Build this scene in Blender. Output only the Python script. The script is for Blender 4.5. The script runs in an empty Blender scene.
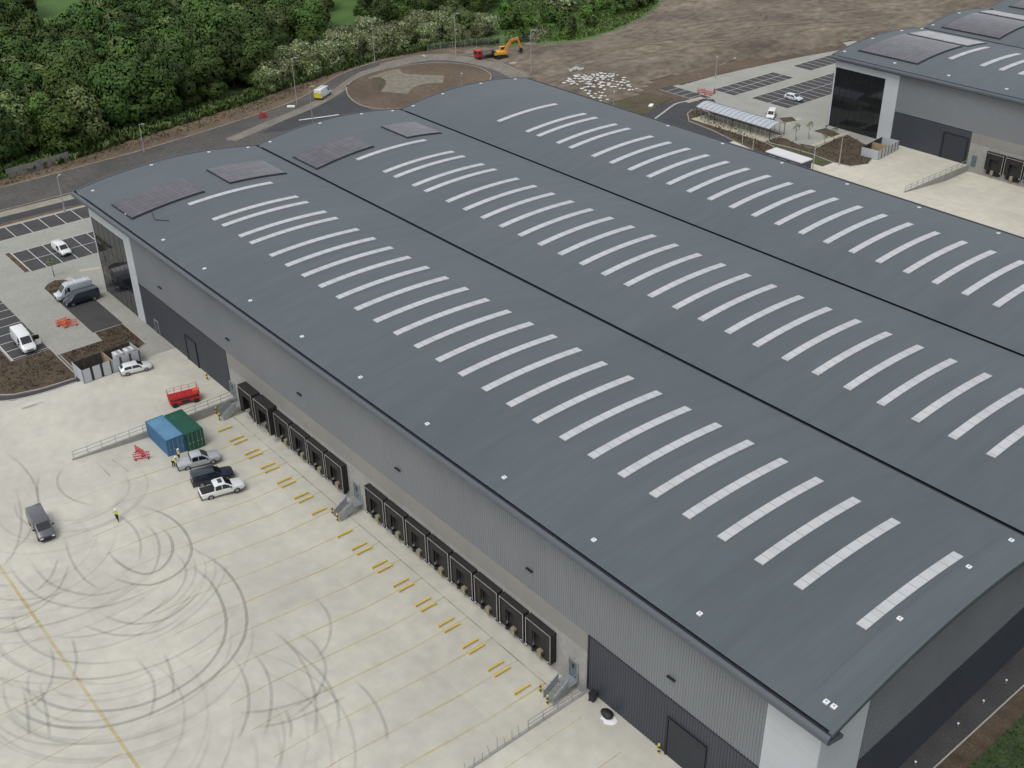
import bpy, bmesh, math, random
from mathutils import Vector, Matrix, noise
from mathutils.geometry import tessellate_polygon
random.seed(7)
C = bpy.context.scene.collection
PI = math.pi
SC = bpy.context.scene

# ------------------------------------------------------------------ camera (solved from the photograph)
FPX, PITCH, ROLL, YAW = 1136.31, 0.539761, -0.0156196, 2.455865
CP = Vector((170.1342, -52.9839, 80.3705))
FW = Vector((math.cos(PITCH)*math.cos(YAW), math.cos(PITCH)*math.sin(YAW), -math.sin(PITCH)))
_R = Vector((math.sin(YAW), -math.cos(YAW), 0)); _U = _R.cross(FW)
RT = math.cos(ROLL)*_R + math.sin(ROLL)*_U
UP = -math.sin(ROLL)*_R + math.cos(ROLL)*_U
def G(px, py, z=0.0):
    """the point of the level z (metres) surveyed from the photograph"""
    d = FW + RT*((px-512)/FPX) - UP*((py-384)/FPX)
    return CP + d*((z-CP.z)/d.z)
def G2(px, py, z=0.0):
    g = G(px, py, z); return (g.x, g.y)
cam = bpy.data.cameras.new('camera'); camo = bpy.data.objects.new('camera', cam); C.objects.link(camo)
M = Matrix((RT, UP, -FW)).transposed().to_4x4(); M.translation = CP
camo.matrix_world = M
cam.sensor_width = 36; cam.lens = FPX/1024*36; cam.clip_start = 1; cam.clip_end = 6000
SC.camera = camo

# ------------------------------------------------------------------ materials
def nodes(m):
    m.use_nodes = True; nt = m.node_tree; b = nt.nodes['Principled BSDF']; return nt, b
def mat(name, col, rough=.7, var=.12, scale=1.0, scale2=None, bump=0, bscale=None, metal=0, spec=.5, col2=None, detail=6, stretch=None):
    """base colour broken up by two octaves of noise (dirt, weathering)"""
    m = bpy.data.materials.new(name); nt, b = nodes(m); N = nt.nodes; L = nt.links
    b.inputs['Roughness'].default_value = rough; b.inputs['Metallic'].default_value = metal
    b.inputs['Specular IOR Level'].default_value = spec
    tc = N.new('ShaderNodeTexCoord'); vec = tc.outputs['Object']
    if stretch:
        mp = N.new('ShaderNodeMapping'); mp.inputs['Scale'].default_value = stretch; L.new(vec, mp.inputs[0]); vec = mp.outputs[0]
    n = N.new('ShaderNodeTexNoise'); n.inputs['Scale'].default_value = scale; n.inputs['Detail'].default_value = detail
    n.inputs['Roughness'].default_value = .62
    L.new(vec, n.inputs['Vector'])
    r = N.new('ShaderNodeValToRGB'); L.new(n.outputs['Fac'], r.inputs[0])
    c2 = col2 or tuple(min(1, c*(1+var)) for c in col); c1 = col if col2 else tuple(c*(1-var) for c in col)
    r.color_ramp.elements[0].position = .3; r.color_ramp.elements[1].position = .7
    r.color_ramp.elements[0].color = (*c1, 1); r.color_ramp.elements[1].color = (*c2, 1)
    out = r.outputs[0]
    if scale2:
        n2 = N.new('ShaderNodeTexNoise'); n2.inputs['Scale'].default_value = scale2; n2.inputs['Detail'].default_value = 4
        L.new(vec, n2.inputs['Vector'])
        mr = N.new('ShaderNodeMapRange'); mr.inputs[1].default_value = .25; mr.inputs[2].default_value = .75
        mr.inputs[3].default_value = 1-var; mr.inputs[4].default_value = 1+var; L.new(n2.outputs['Fac'], mr.inputs[0])
        mx = N.new('ShaderNodeMix'); mx.data_type = 'RGBA'; mx.blend_type = 'MULTIPLY'; mx.inputs[0].default_value = 1
        L.new(out, mx.inputs[6]); L.new(mr.outputs[0], mx.inputs[7]); out = mx.outputs[2]
    L.new(out, b.inputs['Base Color'])
    if bump:
        nb = N.new('ShaderNodeTexNoise'); nb.inputs['Scale'].default_value = bscale or scale*4; nb.inputs['Detail'].default_value = 5
        L.new(vec, nb.inputs['Vector'])
        bp = N.new('ShaderNodeBump'); bp.inputs['Strength'].default_value = bump; bp.inputs['Distance'].default_value = .2
        L.new(nb.outputs['Fac'], bp.inputs['Height']); L.new(bp.outputs[0], b.inputs['Normal'])
    return m
def math_node(N, op, a=None, b=None):
    n = N.new('ShaderNodeMath'); n.operation = op
    if a is not None and not hasattr(a, 'links'): n.inputs[0].default_value = a
    if b is not None and not hasattr(b, 'links'): n.inputs[1].default_value = b
    return n
def chain(nt, op, a, b=None):
    n = nt.nodes.new('ShaderNodeMath'); n.operation = op
    for i, v in enumerate((a, b)):
        if v is None: continue
        if isinstance(v, (int, float)): n.inputs[i].default_value = v
        else: nt.links.new(v, n.inputs[i])
    return n.outputs[0]
def grid_lines(nt, coord, pitch, width):
    """1 on thin lines every `pitch` metres along a coordinate"""
    f = chain(nt, 'FRACT', chain(nt, 'DIVIDE', coord, pitch))
    d = chain(nt, 'ABSOLUTE', chain(nt, 'SUBTRACT', f, .5))
    return chain(nt, 'GREATER_THAN', d, .5-width/pitch/2)
def mixc(nt, fac, a, b, blend='MIX'):
    mx = nt.nodes.new('ShaderNodeMix'); mx.data_type = 'RGBA'; mx.blend_type = blend
    for i, v in ((0, fac), (6, a), (7, b)):
        if isinstance(v, (int, float)): mx.inputs[i].default_value = v
        elif isinstance(v, tuple): mx.inputs[i].default_value = (*v, 1)
        else: nt.links.new(v, mx.inputs[i])
    return mx.outputs[2]
def jointed(name, base, px=None, py=None, width=.06, dark=.6, cellvar=.06, pz=None, **kw):
    """a mat() with joints every px/py/pz metres and a slightly different tone per bay"""
    m = mat(name, base, **kw); nt = m.node_tree; b = nt.nodes['Principled BSDF']
    src = b.inputs['Base Color'].links[0].from_socket
    tc = nt.nodes.new('ShaderNodeTexCoord'); sp = nt.nodes.new('ShaderNodeSeparateXYZ'); nt.links.new(tc.outputs['Object'], sp.inputs[0])
    mask = None; cells = []
    for i, p in enumerate((px, py, pz)):
        if not p: continue
        g = grid_lines(nt, sp.outputs[i], p, width); mask = g if mask is None else chain(nt, 'MAXIMUM', mask, g)
        cells.append((i, chain(nt, 'FLOOR', chain(nt, 'ADD', chain(nt, 'DIVIDE', sp.outputs[i], p), .5))))
    cb = nt.nodes.new('ShaderNodeCombineXYZ')
    for i, s in cells: nt.links.new(s, cb.inputs[i])
    wn = nt.nodes.new('ShaderNodeTexWhiteNoise'); wn.noise_dimensions = '3D'; nt.links.new(cb.outputs[0], wn.inputs[0])
    mr = nt.nodes.new('ShaderNodeMapRange'); mr.inputs[3].default_value = 1-cellvar; mr.inputs[4].default_value = 1+cellvar
    nt.links.new(wn.outputs['Value'], mr.inputs[0])
    c = mixc(nt, 1.0, src, mr.outputs[0], 'MULTIPLY')
    c = mixc(nt, mask, c, mixc(nt, 1.0, c, (dark, dark, dark), 'MULTIPLY'))
    nt.links.new(c, b.inputs['Base Color'])
    return m
M_ = {}
M_['ground'] = mat('ground_scrub', (.045,.06,.022), .95, .3, .05, .6, bump=.6, bscale=1.5, col2=(.075,.085,.035))
M_['soil'] = mat('topsoil', (.075,.052,.036), .95, .25, .06, .9, bump=.8, bscale=2, col2=(.14,.10,.068))
M_['mulch'] = mat('bark_mulch', (.048,.033,.021), .95, .35, .5, 5, bump=.8, bscale=5, col2=(.105,.074,.047))
M_['verge'] = mat('verge_soil', (.08,.056,.036), .95, .35, .12, 1.4, bump=.8, bscale=2, col2=(.17,.125,.08))
M_['earth'] = mat('bare_earth', (.072,.054,.039), .95, .45, .05, .45, bump=1, bscale=.8, col2=(.215,.175,.132), stretch=(1.2,.75,1), detail=10)
M_['grass'] = mat('meadow_grass', (.05,.115,.018), .9, .2, .08, 1.5, bump=.5, bscale=3, col2=(.085,.16,.03))
M_['lawn'] = mat('rough_grass', (.016,.033,.009), .9, .5, .35, 3, bump=.8, bscale=4, col2=(.045,.07,.02))
M_['concrete'] = jointed('yard_concrete', (.43,.414,.362), 6.0, 5.6, width=.05, dark=.93, cellvar=.03, rough=.85, var=.08, scale=.09, scale2=.7, bump=.08, bscale=6, col2=(.53,.512,.44))
M_['apron'] = jointed('pale_apron_concrete', (.47,.445,.37), 6.0, 6.0, width=.07, dark=.85, cellvar=.03, rough=.85, var=.08, scale=.08, scale2=.6, col2=(.55,.525,.44))
M_['paving'] = jointed('block_paving', (.27,.265,.24), 2.0, 2.0, width=.05, dark=.93, cellvar=.02, rough=.85, var=.1, scale=.15, scale2=2, col2=(.33,.325,.295))
M_['paleflag'] = mat('pale_flagstone', (.42,.39,.30), .85, .1, .8, 3)
M_['footpath'] = mat('footpath_tarmac', (.22,.2,.165), .9, .2, .3, 2, col2=(.30,.275,.23))
M_['asphalt'] = mat('fresh_asphalt', (.034,.035,.040), .85, .2, .3, 6, bump=.2, bscale=15, col2=(.052,.053,.058))
M_['road'] = mat('dusty_road', (.05,.049,.049), .9, .25, .09, 1.2, col2=(.105,.097,.087), detail=8)
M_['road_dust'] = mat('dust_on_road', (.14,.128,.108), .95, .25, .25, 1.5, col2=(.22,.2,.165))
M_['kerb'] = mat('kerb_stone', (.36,.35,.32), .85, .12, .8)
M_['bay'] = mat('bay_tarmac_and_bin_shade', (.042,.041,.043), .88, .25, .35, 4, bump=.2, bscale=12, col2=(.062,.060,.061))
M_['whiteline'] = mat('white_road_paint', (.62,.62,.6), .7, .15, 1.5)
M_['graystone'] = mat('loose_gravel', (.19,.17,.135), .95, .3, .6, 4, bump=.5, bscale=6)
M_['drygrass'] = mat('dry_grass', (.052,.043,.022), .95, .4, .3, 2.5, bump=.7, bscale=4, col2=(.095,.08,.042))
M_['roof'] = jointed('roof_sheet', (.078,.095,.106), 1.0, None, width=.05, dark=.88, cellvar=.03, rough=.5, var=.06, scale=.06, scale2=.9, stretch=(1,.22,1), col2=(.094,.112,.124), spec=.35)
M_['gutter'] = mat('gutter_dark', (.012,.014,.018), .6, .2, 1)
M_['eave'] = mat('eave_trim', (.085,.097,.112), .4, .06, .3)
M_['cladding'] = mat('grey_cladding', (.205,.217,.235), .45, .05, .15, metal=.15, stretch=(1,1,.3))
M_['darkclad'] = mat('anthracite_cladding', (.052,.058,.074), .45, .08, .2, metal=.1)
M_['gablegrey'] = mat('gable_cladding', (.18,.187,.21), .45, .06, .2, metal=.1)
M_['gabledark'] = mat('gable_lower_cladding', (.04,.045,.060), .5, .1, .2)
M_['whiteclad'] = jointed('pale_panel', (.45,.475,.50), None, None, pz=4.0, width=.05, dark=.8, cellvar=.01, rough=.5, var=.04, scale=.3)
M_['dado'] = jointed('precast_dock_wall', (.30,.295,.28), 6.0, None, width=.06, dark=.85, cellvar=.03, rough=.85, var=.12, scale=.3, scale2=1.4, bump=.1)
M_['band'] = jointed('buff_panel_band', (.235,.225,.212), 6.0, None, width=.05, dark=.85, cellvar=.02, rough=.6, var=.06, scale=.3)
M_['glass'] = mat('tinted_glass', (.010,.012,.014), .06, .2, .5, spec=.6)
M_['mullion'] = mat('mullion', (.014,.015,.017), .4)
M_['skylight'] = jointed('rooflight_sheet', (.45,.455,.465), None, 1.5, width=.10, dark=.68, cellvar=.06, rough=.35, var=.05, scale=.6)
M_['solar'] = jointed('solar_cells', (.060,.054,.066), 1.05, 1.7, width=.10, dark=1.75, cellvar=.2, rough=.2, var=.08, scale=.5)
M_['ventwhite'] = mat('vent_white', (.78,.78,.78), .5, .04, 2)
M_['rubber'] = mat('dock_rubber', (.016,.014,.014), .7, .25, 1.5)
M_['shelter_edge'] = mat('shelter_edge', (.5,.48,.45), .5, .2, 2)
M_['doorgrey'] = mat('door_grey', (.028,.031,.042), .5, .1, 1)
M_['steeldoor'] = mat('steel_door', (.10,.125,.145), .5, .1, 1)
M_['buff'] = mat('buff_leveller', (.25,.22,.14), .7, .25, 2)
M_['deck'] = jointed('plant_deck', (.36,.36,.37), 1.4, 1.4, width=.1, dark=.75, cellvar=.08, rough=.5)
M_['dockdark'] = mat('dock_door_dark', (.020,.022,.024), .6, .3, 2)
M_['galv'] = mat('galvanised_steel', (.34,.36,.37), .45, .12, 2, metal=.4)
M_['yellow'] = mat('safety_yellow', (.64,.47,.09), .6, .15, 1.5)
M_['yline'] = mat('worn_yellow_paint', (.55,.40,.10), .8, .2, 1)
M_['black'] = mat('black_plastic', (.015,.015,.016), .6, .2, 2)
M_['tyre'] = mat('tyre_rubber', (.018,.018,.018), .85, .2, 3)
M_['rim'] = mat('wheel_rim', (.28,.29,.30), .35, .1, 3, metal=.7)
M_['carglass'] = mat('car_glass', (.012,.015,.018), .05, .1, 1, spec=.7)
M_['red'] = mat('red_paint', (.42,.018,.022), .4, .12, 1)
M_['orange'] = mat('orange_plastic', (.72,.14,.06), .6, .12, 2)
M_['pinkred'] = mat('red_barrier_plastic', (.52,.05,.07), .6, .12, 2)
M_['machine_yellow'] = mat('machine_yellow', (.62,.32,.02), .45, .15, 1)
M_['boxblue'] = mat('container_blue', (.045,.14,.27), .55, .14, .5, 3)
M_['boxgreen'] = mat('container_green', (.012,.085,.055), .55, .14, .5, 3)
M_['boxbluelit'] = mat('container_blue_lit_top', (.11,.25,.38), .6, .14, .5, 3)  # same container blue, lightened for the daylight falling on the top
M_['hivis'] = mat('hi_vis_yellow', (.55,.75,.05), .7, .08, 4)
M_['hiviso'] = mat('hi_vis_orange', (.75,.10,.03), .7, .08, 4)
M_['boom'] = mat('boom_orange', (.60,.22,.03), .45, .15, 1)
M_['hivisy'] = mat('reflective_yellow', (.62,.52,.03), .5, .1, 2)
M_['navycloth'] = mat('dark_trousers', (.012,.014,.022), .9, .15, 5)
M_['skin'] = mat('skin', (.45,.27,.19), .6, .06, 6)
M_['helmet'] = mat('white_helmet', (.75,.75,.73), .35, .03, 4)
M_['bagwhite'] = mat('bag_fabric', (.42,.415,.39), .85, .2, .25, 2, col2=(.70,.70,.68))
M_['wood'] = mat('weathered_board', (.20,.19,.175), .85, .2, .8, 5)
M_['timber'] = mat('pale_timber', (.36,.27,.15), .8, .2, .8, 5)
M_['canopyglass'] = mat('canopy_sheet', (.40,.43,.47), .25, .1, .6, 3)
M_['whiteroof'] = mat('white_roof_sheet', (.62,.61,.63), .6, .06, .5)
M_['lamp'] = mat('lamp_steel', (.40,.41,.41), .45, .1, 1, metal=.3)
M_['lens_white'] = mat('headlight_lens', (.7,.72,.74), .15, .03, 4)
M_['lens_red'] = mat('taillight_lens', (.35,.01,.01), .2, .05, 4)
M_['trunk'] = mat('tree_bark', (.06,.045,.032), .9, .25, 2)
def paint(name, col, rough=.28):
    m = mat(name, col, rough, .05, .8, 4); m.node_tree.nodes['Principled BSDF'].inputs['Coat Weight'].default_value = .4; return m
M_['pwhite'] = paint('white_vehicle_paint', (.70,.71,.72)); M_['psilver'] = paint('silver_vehicle_paint', (.40,.42,.45))
M_['pnavy'] = paint('navy_vehicle_paint', (.015,.022,.038)); M_['pgrey'] = paint('grey_vehicle_paint', (.085,.085,.098))
M_['pice'] = paint('pale_blue_vehicle_paint', (.55,.62,.66)); M_['pdusty'] = paint('grey_silver_van_paint', (.42,.46,.50))
def leafmat(name, a, b):
    m = bpy.data.materials.new(name); nt, p = nodes(m)
    gi = nt.nodes.new('ShaderNodeNewGeometry'); oi = nt.nodes.new('ShaderNodeObjectInfo')
    tc = nt.nodes.new('ShaderNodeTexCoord'); n = nt.nodes.new('ShaderNodeTexNoise'); n.inputs['Scale'].default_value = .42
    n.inputs['Detail'].default_value = 3
    nt.links.new(tc.outputs['Object'], n.inputs['Vector'])
    f = chain(nt, 'ADD', chain(nt, 'MULTIPLY', gi.outputs['Random Per Island'], .2), chain(nt, 'MULTIPLY', n.outputs['Fac'], .8))
    c = mixc(nt, f, a, b)
    h = nt.nodes.new('ShaderNodeHueSaturation'); nt.links.new(c, h.inputs['Color'])
    nt.links.new(chain(nt, 'ADD', chain(nt, 'MULTIPLY', oi.outputs['Random'], .03), .488), h.inputs['Hue'])
    nt.links.new(chain(nt, 'ADD', chain(nt, 'MULTIPLY', oi.outputs['Random'], .75), .62), h.inputs['Value'])
    nt.links.new(h.outputs[0], p.inputs['Base Color']); p.inputs['Roughness'].default_value = .7
    p.inputs['Specular IOR Level'].default_value = .25
    return m
M_['leaf'] = leafmat('leaf_green', (.019,.043,.008), (.088,.142,.028))
M_['leaf_dark'] = leafmat('leaf_dark_green', (.015,.036,.008), (.062,.108,.022))
M_['leaf_olive'] = leafmat('leaf_olive', (.065,.088,.024), (.19,.22,.09))
M_['leaf_bright'] = leafmat('leaf_bright', (.035,.075,.010), (.12,.20,.034))
M_['blossom'] = leafmat('blossom_cream', (.27,.285,.18), (.46,.465,.34))
M_['twig'] = leafmat('dry_twig', (.06,.045,.03), (.12,.10,.06))

M_['dirtykerb'] = mat('dirty_kerb', (.17,.15,.125), .9, .3, .6, col2=(.32,.295,.25))
# ------------------------------------------------------------------ mesh helpers
class MB:
    def __init__(s): s.v = []; s.f = []; s.mi = []; s.mats = []; s.cur = 0
    def use(s, m):
        if m not in s.mats: s.mats.append(m)
        s.cur = s.mats.index(m); return s
    def add(s, vs, fs):
        o = len(s.v); s.v += [tuple(p) for p in vs]
        for f in fs: s.f.append([i+o for i in f]); s.mi.append(s.cur)
    def box(s, x0, x1, y0, y1, z0, z1):
        s.add([(x0,y0,z0),(x1,y0,z0),(x1,y1,z0),(x0,y1,z0),(x0,y0,z1),(x1,y0,z1),(x1,y1,z1),(x0,y1,z1)],
              [(0,3,2,1),(4,5,6,7),(0,1,5,4),(1,2,6,5),(2,3,7,6),(3,0,4,7)]); return s
    def bar(s, a, b, r, n=6, r2=None):
        a = Vector(a); b = Vector(b); d = (b-a).normalized(); r2 = r if r2 is None else r2
        u = d.orthogonal().normalized(); w = d.cross(u)
        vs = []
        for p, rr in ((a, r), (b, r2)):
            for i in range(n):
                t = 2*PI*i/n; vs.append(p + (u*math.cos(t)+w*math.sin(t))*rr)
        s.add(vs, [(i, (i+1)%n, n+(i+1)%n, n+i) for i in range(n)] + [tuple(range(n-1,-1,-1)), tuple(range(n,2*n))]); return s
    def sweepbox(s, a, b, w, h):
        """a rectangular bar from a to b, w wide (horizontal), h tall"""
        a = Vector(a); b = Vector(b); d = (b-a).normalized(); u = d.cross(Vector((0,0,1)))
        u = u.normalized() if u.length > 1e-4 else Vector((1,0,0)); t = u.cross(d)
        vs = [p + u*(sx*w/2) + t*(sz*h/2) for p in (a, b) for sx, sz in ((-1,-1),(1,-1),(1,1),(-1,1))]
        s.add(vs, [(0,1,2,3),(7,6,5,4),(0,4,5,1),(1,5,6,2),(2,6,7,3),(3,7,4,0)]); return s
    def prism(s, poly, z0, z1):
        """poly: xy outline (counter-clockwise or not), extruded"""
        n = len(poly); vs = [(x,y,z0) for x,y in poly]+[(x,y,z1) for x,y in poly]
        tri = tessellate_polygon([[Vector((x,y,0)) for x,y in poly]])
        s.add(vs, [tuple(reversed(t)) for t in tri]+[tuple(i+n for i in t) for t in tri]+[(i,(i+1)%n,n+(i+1)%n,n+i) for i in range(n)]); return s
    def profile_y(s, prof, y0, y1):
        """xz outline extruded along y"""
        n = len(prof); vs = [(x,y0,z) for x,z in prof]+[(x,y1,z) for x,z in prof]
        tri = tessellate_polygon([[Vector((x,z,0)) for x,z in prof]])
        s.add(vs, [t for t in tri]+[tuple(i+n for i in reversed(t)) for t in tri]+[(i,(i+1)%n,n+(i+1)%n,n+i) for i in range(n)]); return s
    def profile_x(s, prof, x0, x1):
        n = len(prof); vs = [(x0,y,z) for y,z in prof]+[(x1,y,z) for y,z in prof]
        tri = tessellate_polygon([[Vector((y,z,0)) for y,z in prof]])
        s.add(vs, [t for t in tri]+[tuple(i+n for i in reversed(t)) for t in tri]+[(i,(i+1)%n,n+(i+1)%n,n+i) for i in range(n)]); return s
    nrm = None
    def build(s, name, m=None, parent=None, smooth=False, bevel=0, fixn=True):
        me = bpy.data.meshes.new(name); me.from_pydata(s.v, [], s.f)
        ms = s.mats or [m]
        for k in ms: me.materials.append(M_[k] if isinstance(k, str) else k)
        if s.mats: me.polygons.foreach_set('material_index', s.mi)
        if fixn:
            bm = bmesh.new(); bm.from_mesh(me); bmesh.ops.recalc_face_normals(bm, faces=bm.faces); bm.to_mesh(me); bm.free()
        if smooth: me.polygons.foreach_set('use_smooth', [True]*len(me.polygons))
        me.update()
        if s.nrm: me.polygons.foreach_set('use_smooth', [True]*len(me.polygons)); me.normals_split_custom_set_from_vertices(s.nrm)
        o = bpy.data.objects.new(name, me); C.objects.link(o)
        if parent: o.parent = parent
        if bevel:
            b = o.modifiers.new('bevel', 'BEVEL'); b.width = bevel; b.segments = 2; b.limit_method = 'ANGLE'
        return o
def tag(o, label=None, cat=None, group=None, kind=None):
    if label: o['label'] = label
    if cat: o['category'] = cat
    if group: o['group'] = group
    if kind: o['kind'] = kind
    return o
def thing(name, label, cat, loc=(0,0,0), rz=0, group=None):
    o = bpy.data.objects.new(name, None); C.objects.link(o); o.empty_display_size = .3
    o.location = loc; o.rotation_euler = (0,0,rz); return tag(o, label, cat, group)
KIDS = {}
def dup(root, loc, rz=0, label=None, group=None, scale=None):
    """copy a thing with its parts and their sub-parts"""
    def cp(o, par):
        c = o.copy(); C.objects.link(c)
        if par: c.parent = par
        for ch in KIDS.setdefault(o.name, list(o.children)): cp(ch, c)
        return c
    r = cp(root, None); r.location = loc; r.rotation_euler = (0,0,rz)
    if scale: r.scale = (scale,)*3 if not hasattr(scale, '__len__') else scale
    if label: r['label'] = label
    if group: r['group'] = group
    return r
def spline(pts, n=6, closed=False):
    P = [Vector((p[0], p[1], 0)) for p in pts]; out = []; k = len(P)
    for i in range(k if closed else k-1):
        if closed: a, b, c, d = P[(i-1)%k], P[i], P[(i+1)%k], P[(i+2)%k]
        else: a, b, c, d = P[max(i-1,0)], P[i], P[i+1], P[min(i+2,k-1)]
        for j in range(n):
            t = j/n
            q = .5*((2*b)+(c-a)*t+(2*a-5*b+4*c-d)*t*t+(3*b-a-3*c+d)*t**3); out.append((q.x, q.y))
    if not closed: out.append((P[-1].x, P[-1].y))
    return out
def sheet(name, poly, z, m, kind='structure'):
    mb = MB(); tri = tessellate_polygon([[Vector((x,y,0)) for x,y in poly]])
    mb.add([(x,y,z) for x,y in poly], [tuple(t) for t in tri])
    o = mb.build(name, m)
    if sum(p.normal.z for p in o.data.polygons) < 0: o.data.flip_normals()
    return tag(o, kind=kind)
def ribbon(mb, pts, w, z, zf=None):
    vs = []; n = len(pts)
    for i in range(n):
        a = Vector(pts[max(i-1,0)]); b = Vector(pts[min(i+1,n-1)]); d = (b-a).to_2d() if len(b) > 2 else b-a
        d = d.normalized(); nx, ny = -d.y, d.x; x, y = pts[i][0], pts[i][1]
        for sgn in (-1, 1):
            X, Y = x+nx*w/2*sgn, y+ny*w/2*sgn
            vs.append((X, Y, zf(X, Y) if zf else z))
    mb.add(vs, [(2*i, 2*i+1, 2*i+3, 2*i+2) for i in range(n-1)])
def kerbline(mb, pts, w, z0, z1):
    n = len(pts); vs = []
    for i in range(n):
        a = Vector(pts[max(i-1,0)][:2]); b = Vector(pts[min(i+1,n-1)][:2]); d = (b-a).normalized(); nx, ny = -d.y, d.x
        x, y = pts[i][0], pts[i][1]
        for sg, z in ((-1,z0),(-1,z1),(1,z1),(1,z0)): vs.append((x+nx*w/2*sg, y+ny*w/2*sg, z))
    fs = []
    for i in range(n-1):
        for k in range(3): fs.append((4*i+k, 4*i+k+1, 4*i+k+5, 4*i+k+4))
    fs += [(0,1,2,3), (4*n-1,4*n-2,4*n-3,4*n-4)]
    mb.add(vs, fs)
# ------------------------------------------------------------------ THE GROUND
PIT = (44.6, 114.4, -21.0, 1.42)          # the sunken dock yard: x0, x1, y0, y1
PITB = (60.9, 260.0, 133.0, 155.2)        # the other warehouse's dock yard
def holed(name, xs, ys, holes, z, m):
    mb = MB()
    for i in range(len(xs)-1):
        for j in range(len(ys)-1):
            cx, cy = (xs[i]+xs[i+1])/2, (ys[j]+ys[j+1])/2
            if any(h[0] < cx < h[1] and h[2] < cy < h[3] for h in holes): continue
            mb.add([(xs[i],ys[j],z),(xs[i+1],ys[j],z),(xs[i+1],ys[j+1],z),(xs[i],ys[j+1],z)], [(0,1,2,3)])
    return tag(mb.build(name, m), kind='structure')
holed('ground', [-3000,-600,-200,44.6,60.9,114.4,260,600,3000], [-3000,-600,-21,1.42,133,155.2,600,3000], [PIT,PITB], -.06, 'ground')
def pitz(x, y):
    if PIT[0] <= x <= PIT[1] and y > PIT[2] and y < 60: return -1.15*min(1, (y-PIT[2])/13.5)
    if x >= PITB[0] and y > PITB[2]: return -1.25*min(1, (y-PITB[2])/14)
    return 0.0
def yard_patch(mb, x0, x1, y0, y1, sx=6, sy=1.5, zf=pitz, e=.01):
    nx = max(1, round((x1-x0)/sx)); ny = max(1, round((y1-y0)/sy)); vs = []
    for j in range(ny+1):
        for i in range(nx+1):
            x = x0+(x1-x0)*i/nx; y = y0+(y1-y0)*j/ny
            xi = min(max(x, x0+e), x1-e); vs.append((x, y, zf(xi, min(y, y1-e))))
    mb.add(vs, [(j*(nx+1)+i, j*(nx+1)+i+1, (j+1)*(nx+1)+i+1, (j+1)*(nx+1)+i) for j in range(ny) for i in range(nx)])
mb = MB()
yard_patch(mb, 26, 44.6, -90, 1.42, 20, 95); yard_patch(mb, 44.6, 114.4, -90, -21, 80, 80)
yard_patch(mb, 114.4, 138.6, -90, 1.42, 30, 95); yard_patch(mb, 138.6, 175, -90, -3, 30, 95)
yard_patch(mb, 44.6, 114.4, -21, 1.42, 80, .75)
tri = [(26,-90),(26,-18),(25.2,-22),(23,-25),(19,-27.6),(10,-30),(-20,-31.5),(-60,-32),(-60,-90)]
mb.add([(x,y,0) for x,y in tri], [tuple(t) for t in tessellate_polygon([[Vector((x,y,0)) for x,y in tri]])])
tag(mb.build('concrete_yard', 'concrete'), kind='structure')
# soil and verges
sheet('site_soil', [(-47,-90),(26,-90),(26,150),(-15,190),(-20,230),(-50,220),(-47,150)], -.045, 'soil')
sheet('road_verge', [(-66,-90),(-62.5,10),(-64,20),(-67,33),(-71,52),(-75,72),(-83,86),(-90,104),(-90,120),(-80,140),(-47,140),(-47,-90)], -.035, 'verge')
outer = spline([(-57,-90),(-57.2,-30),(-57.4,4),(-58.3,19.5),(-59.5,34.3),(-61.7,48.9),(-64.8,64.5),(-68.4,77),(-73.6,86.4),(-79.9,97),(-83.6,111),(-81.2,122.3),(-75,130.5),(-66,134),(-56,133),(-47,130.5),(-38,127.5),(-28,123),(-15,118)], 6)
inner = [(-15,108),(-30,112),(-40,100),(-44.5,85),(-45.3,70),(-45.3,40),(-45.2,13),(-45.2,-90)]
sheet('ring_road', outer+inner, -.018, 'road')
mb = MB(); kerbline(mb, [(x,y,0) for x,y in outer], .32, -.05, .11)
kerbline(mb, [(-45.2,-90,0),(-45.2,60,0)], .25, -.05, .1)
tag(mb.build('road_kerb', 'dirtykerb'), kind='structure')
isl = spline([(-70.5,93),(-63,88.4),(-55,86.5),(-49,88.5),(-44,95),(-43.5,106),(-47,117),(-54,125),(-63.9,126.5),(-72.5,121),(-76.2,110),(-75,100)], 6, True)
isl = isl[:]
sheet('roundabout_island', isl, .085, 'soil')
mb = MB(); kerbline(mb, [(x,y,0) for x,y in isl+isl[:2]], .3, -.05, .12); tag(mb.build('island_kerb', 'dirtykerb'), kind='structure')
sheet('island_track', [G2(*q) for q in [(368,78),(385,72),(399,69),(403,74),(444,76),(443,83),(424,84),(412,88),(408,94),(381,92),(387,84)]], .09, 'graystone')
sheet('island_grass', [G2(*q) for q in [(372,78),(380,77),(386,81),(384,87),(378,91),(372,88)]], .094, 'drygrass')
tri = [G2(*q) for q in [(262,133),(285,118),(310,107),(338,97),(346,91),(349,97),(358,103),(372,110),(390,114),(330,122),(290,130)]]
sheet('fresh_tarmac', tri, -.012, 'asphalt')
mb = MB(); ribbon(mb, spline([G2(*q) for q in [(385,66),(410,60),(440,57),(470,60),(500,67),(524,78)]], 5), 5.5, -.011)
ribbon(mb, spline([G2(*q) for q in [(230,140),(275,121),(315,104),(340,89),(362,74),(385,66)]], 5), 3.0, -.0115)
tag(mb.build('road_dust', 'road_dust'), kind='structure')
mb = MB(); ribbon(mb, [G2(299,120), G2(318,117.5), G2(339,114.5)], .5, -.006); tag(mb.build('road_marking', 'whiteline'), kind='structure')
sheet('footpath', [(-44.6,-90),(-42,-90),(-42,60),(-44.6,60)], -.012, 'footpath')
sheet('cycle_path', [(-42,-90),(-39,-90),(-39,60),(-42,60)], -.012, 'asphalt')
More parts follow.
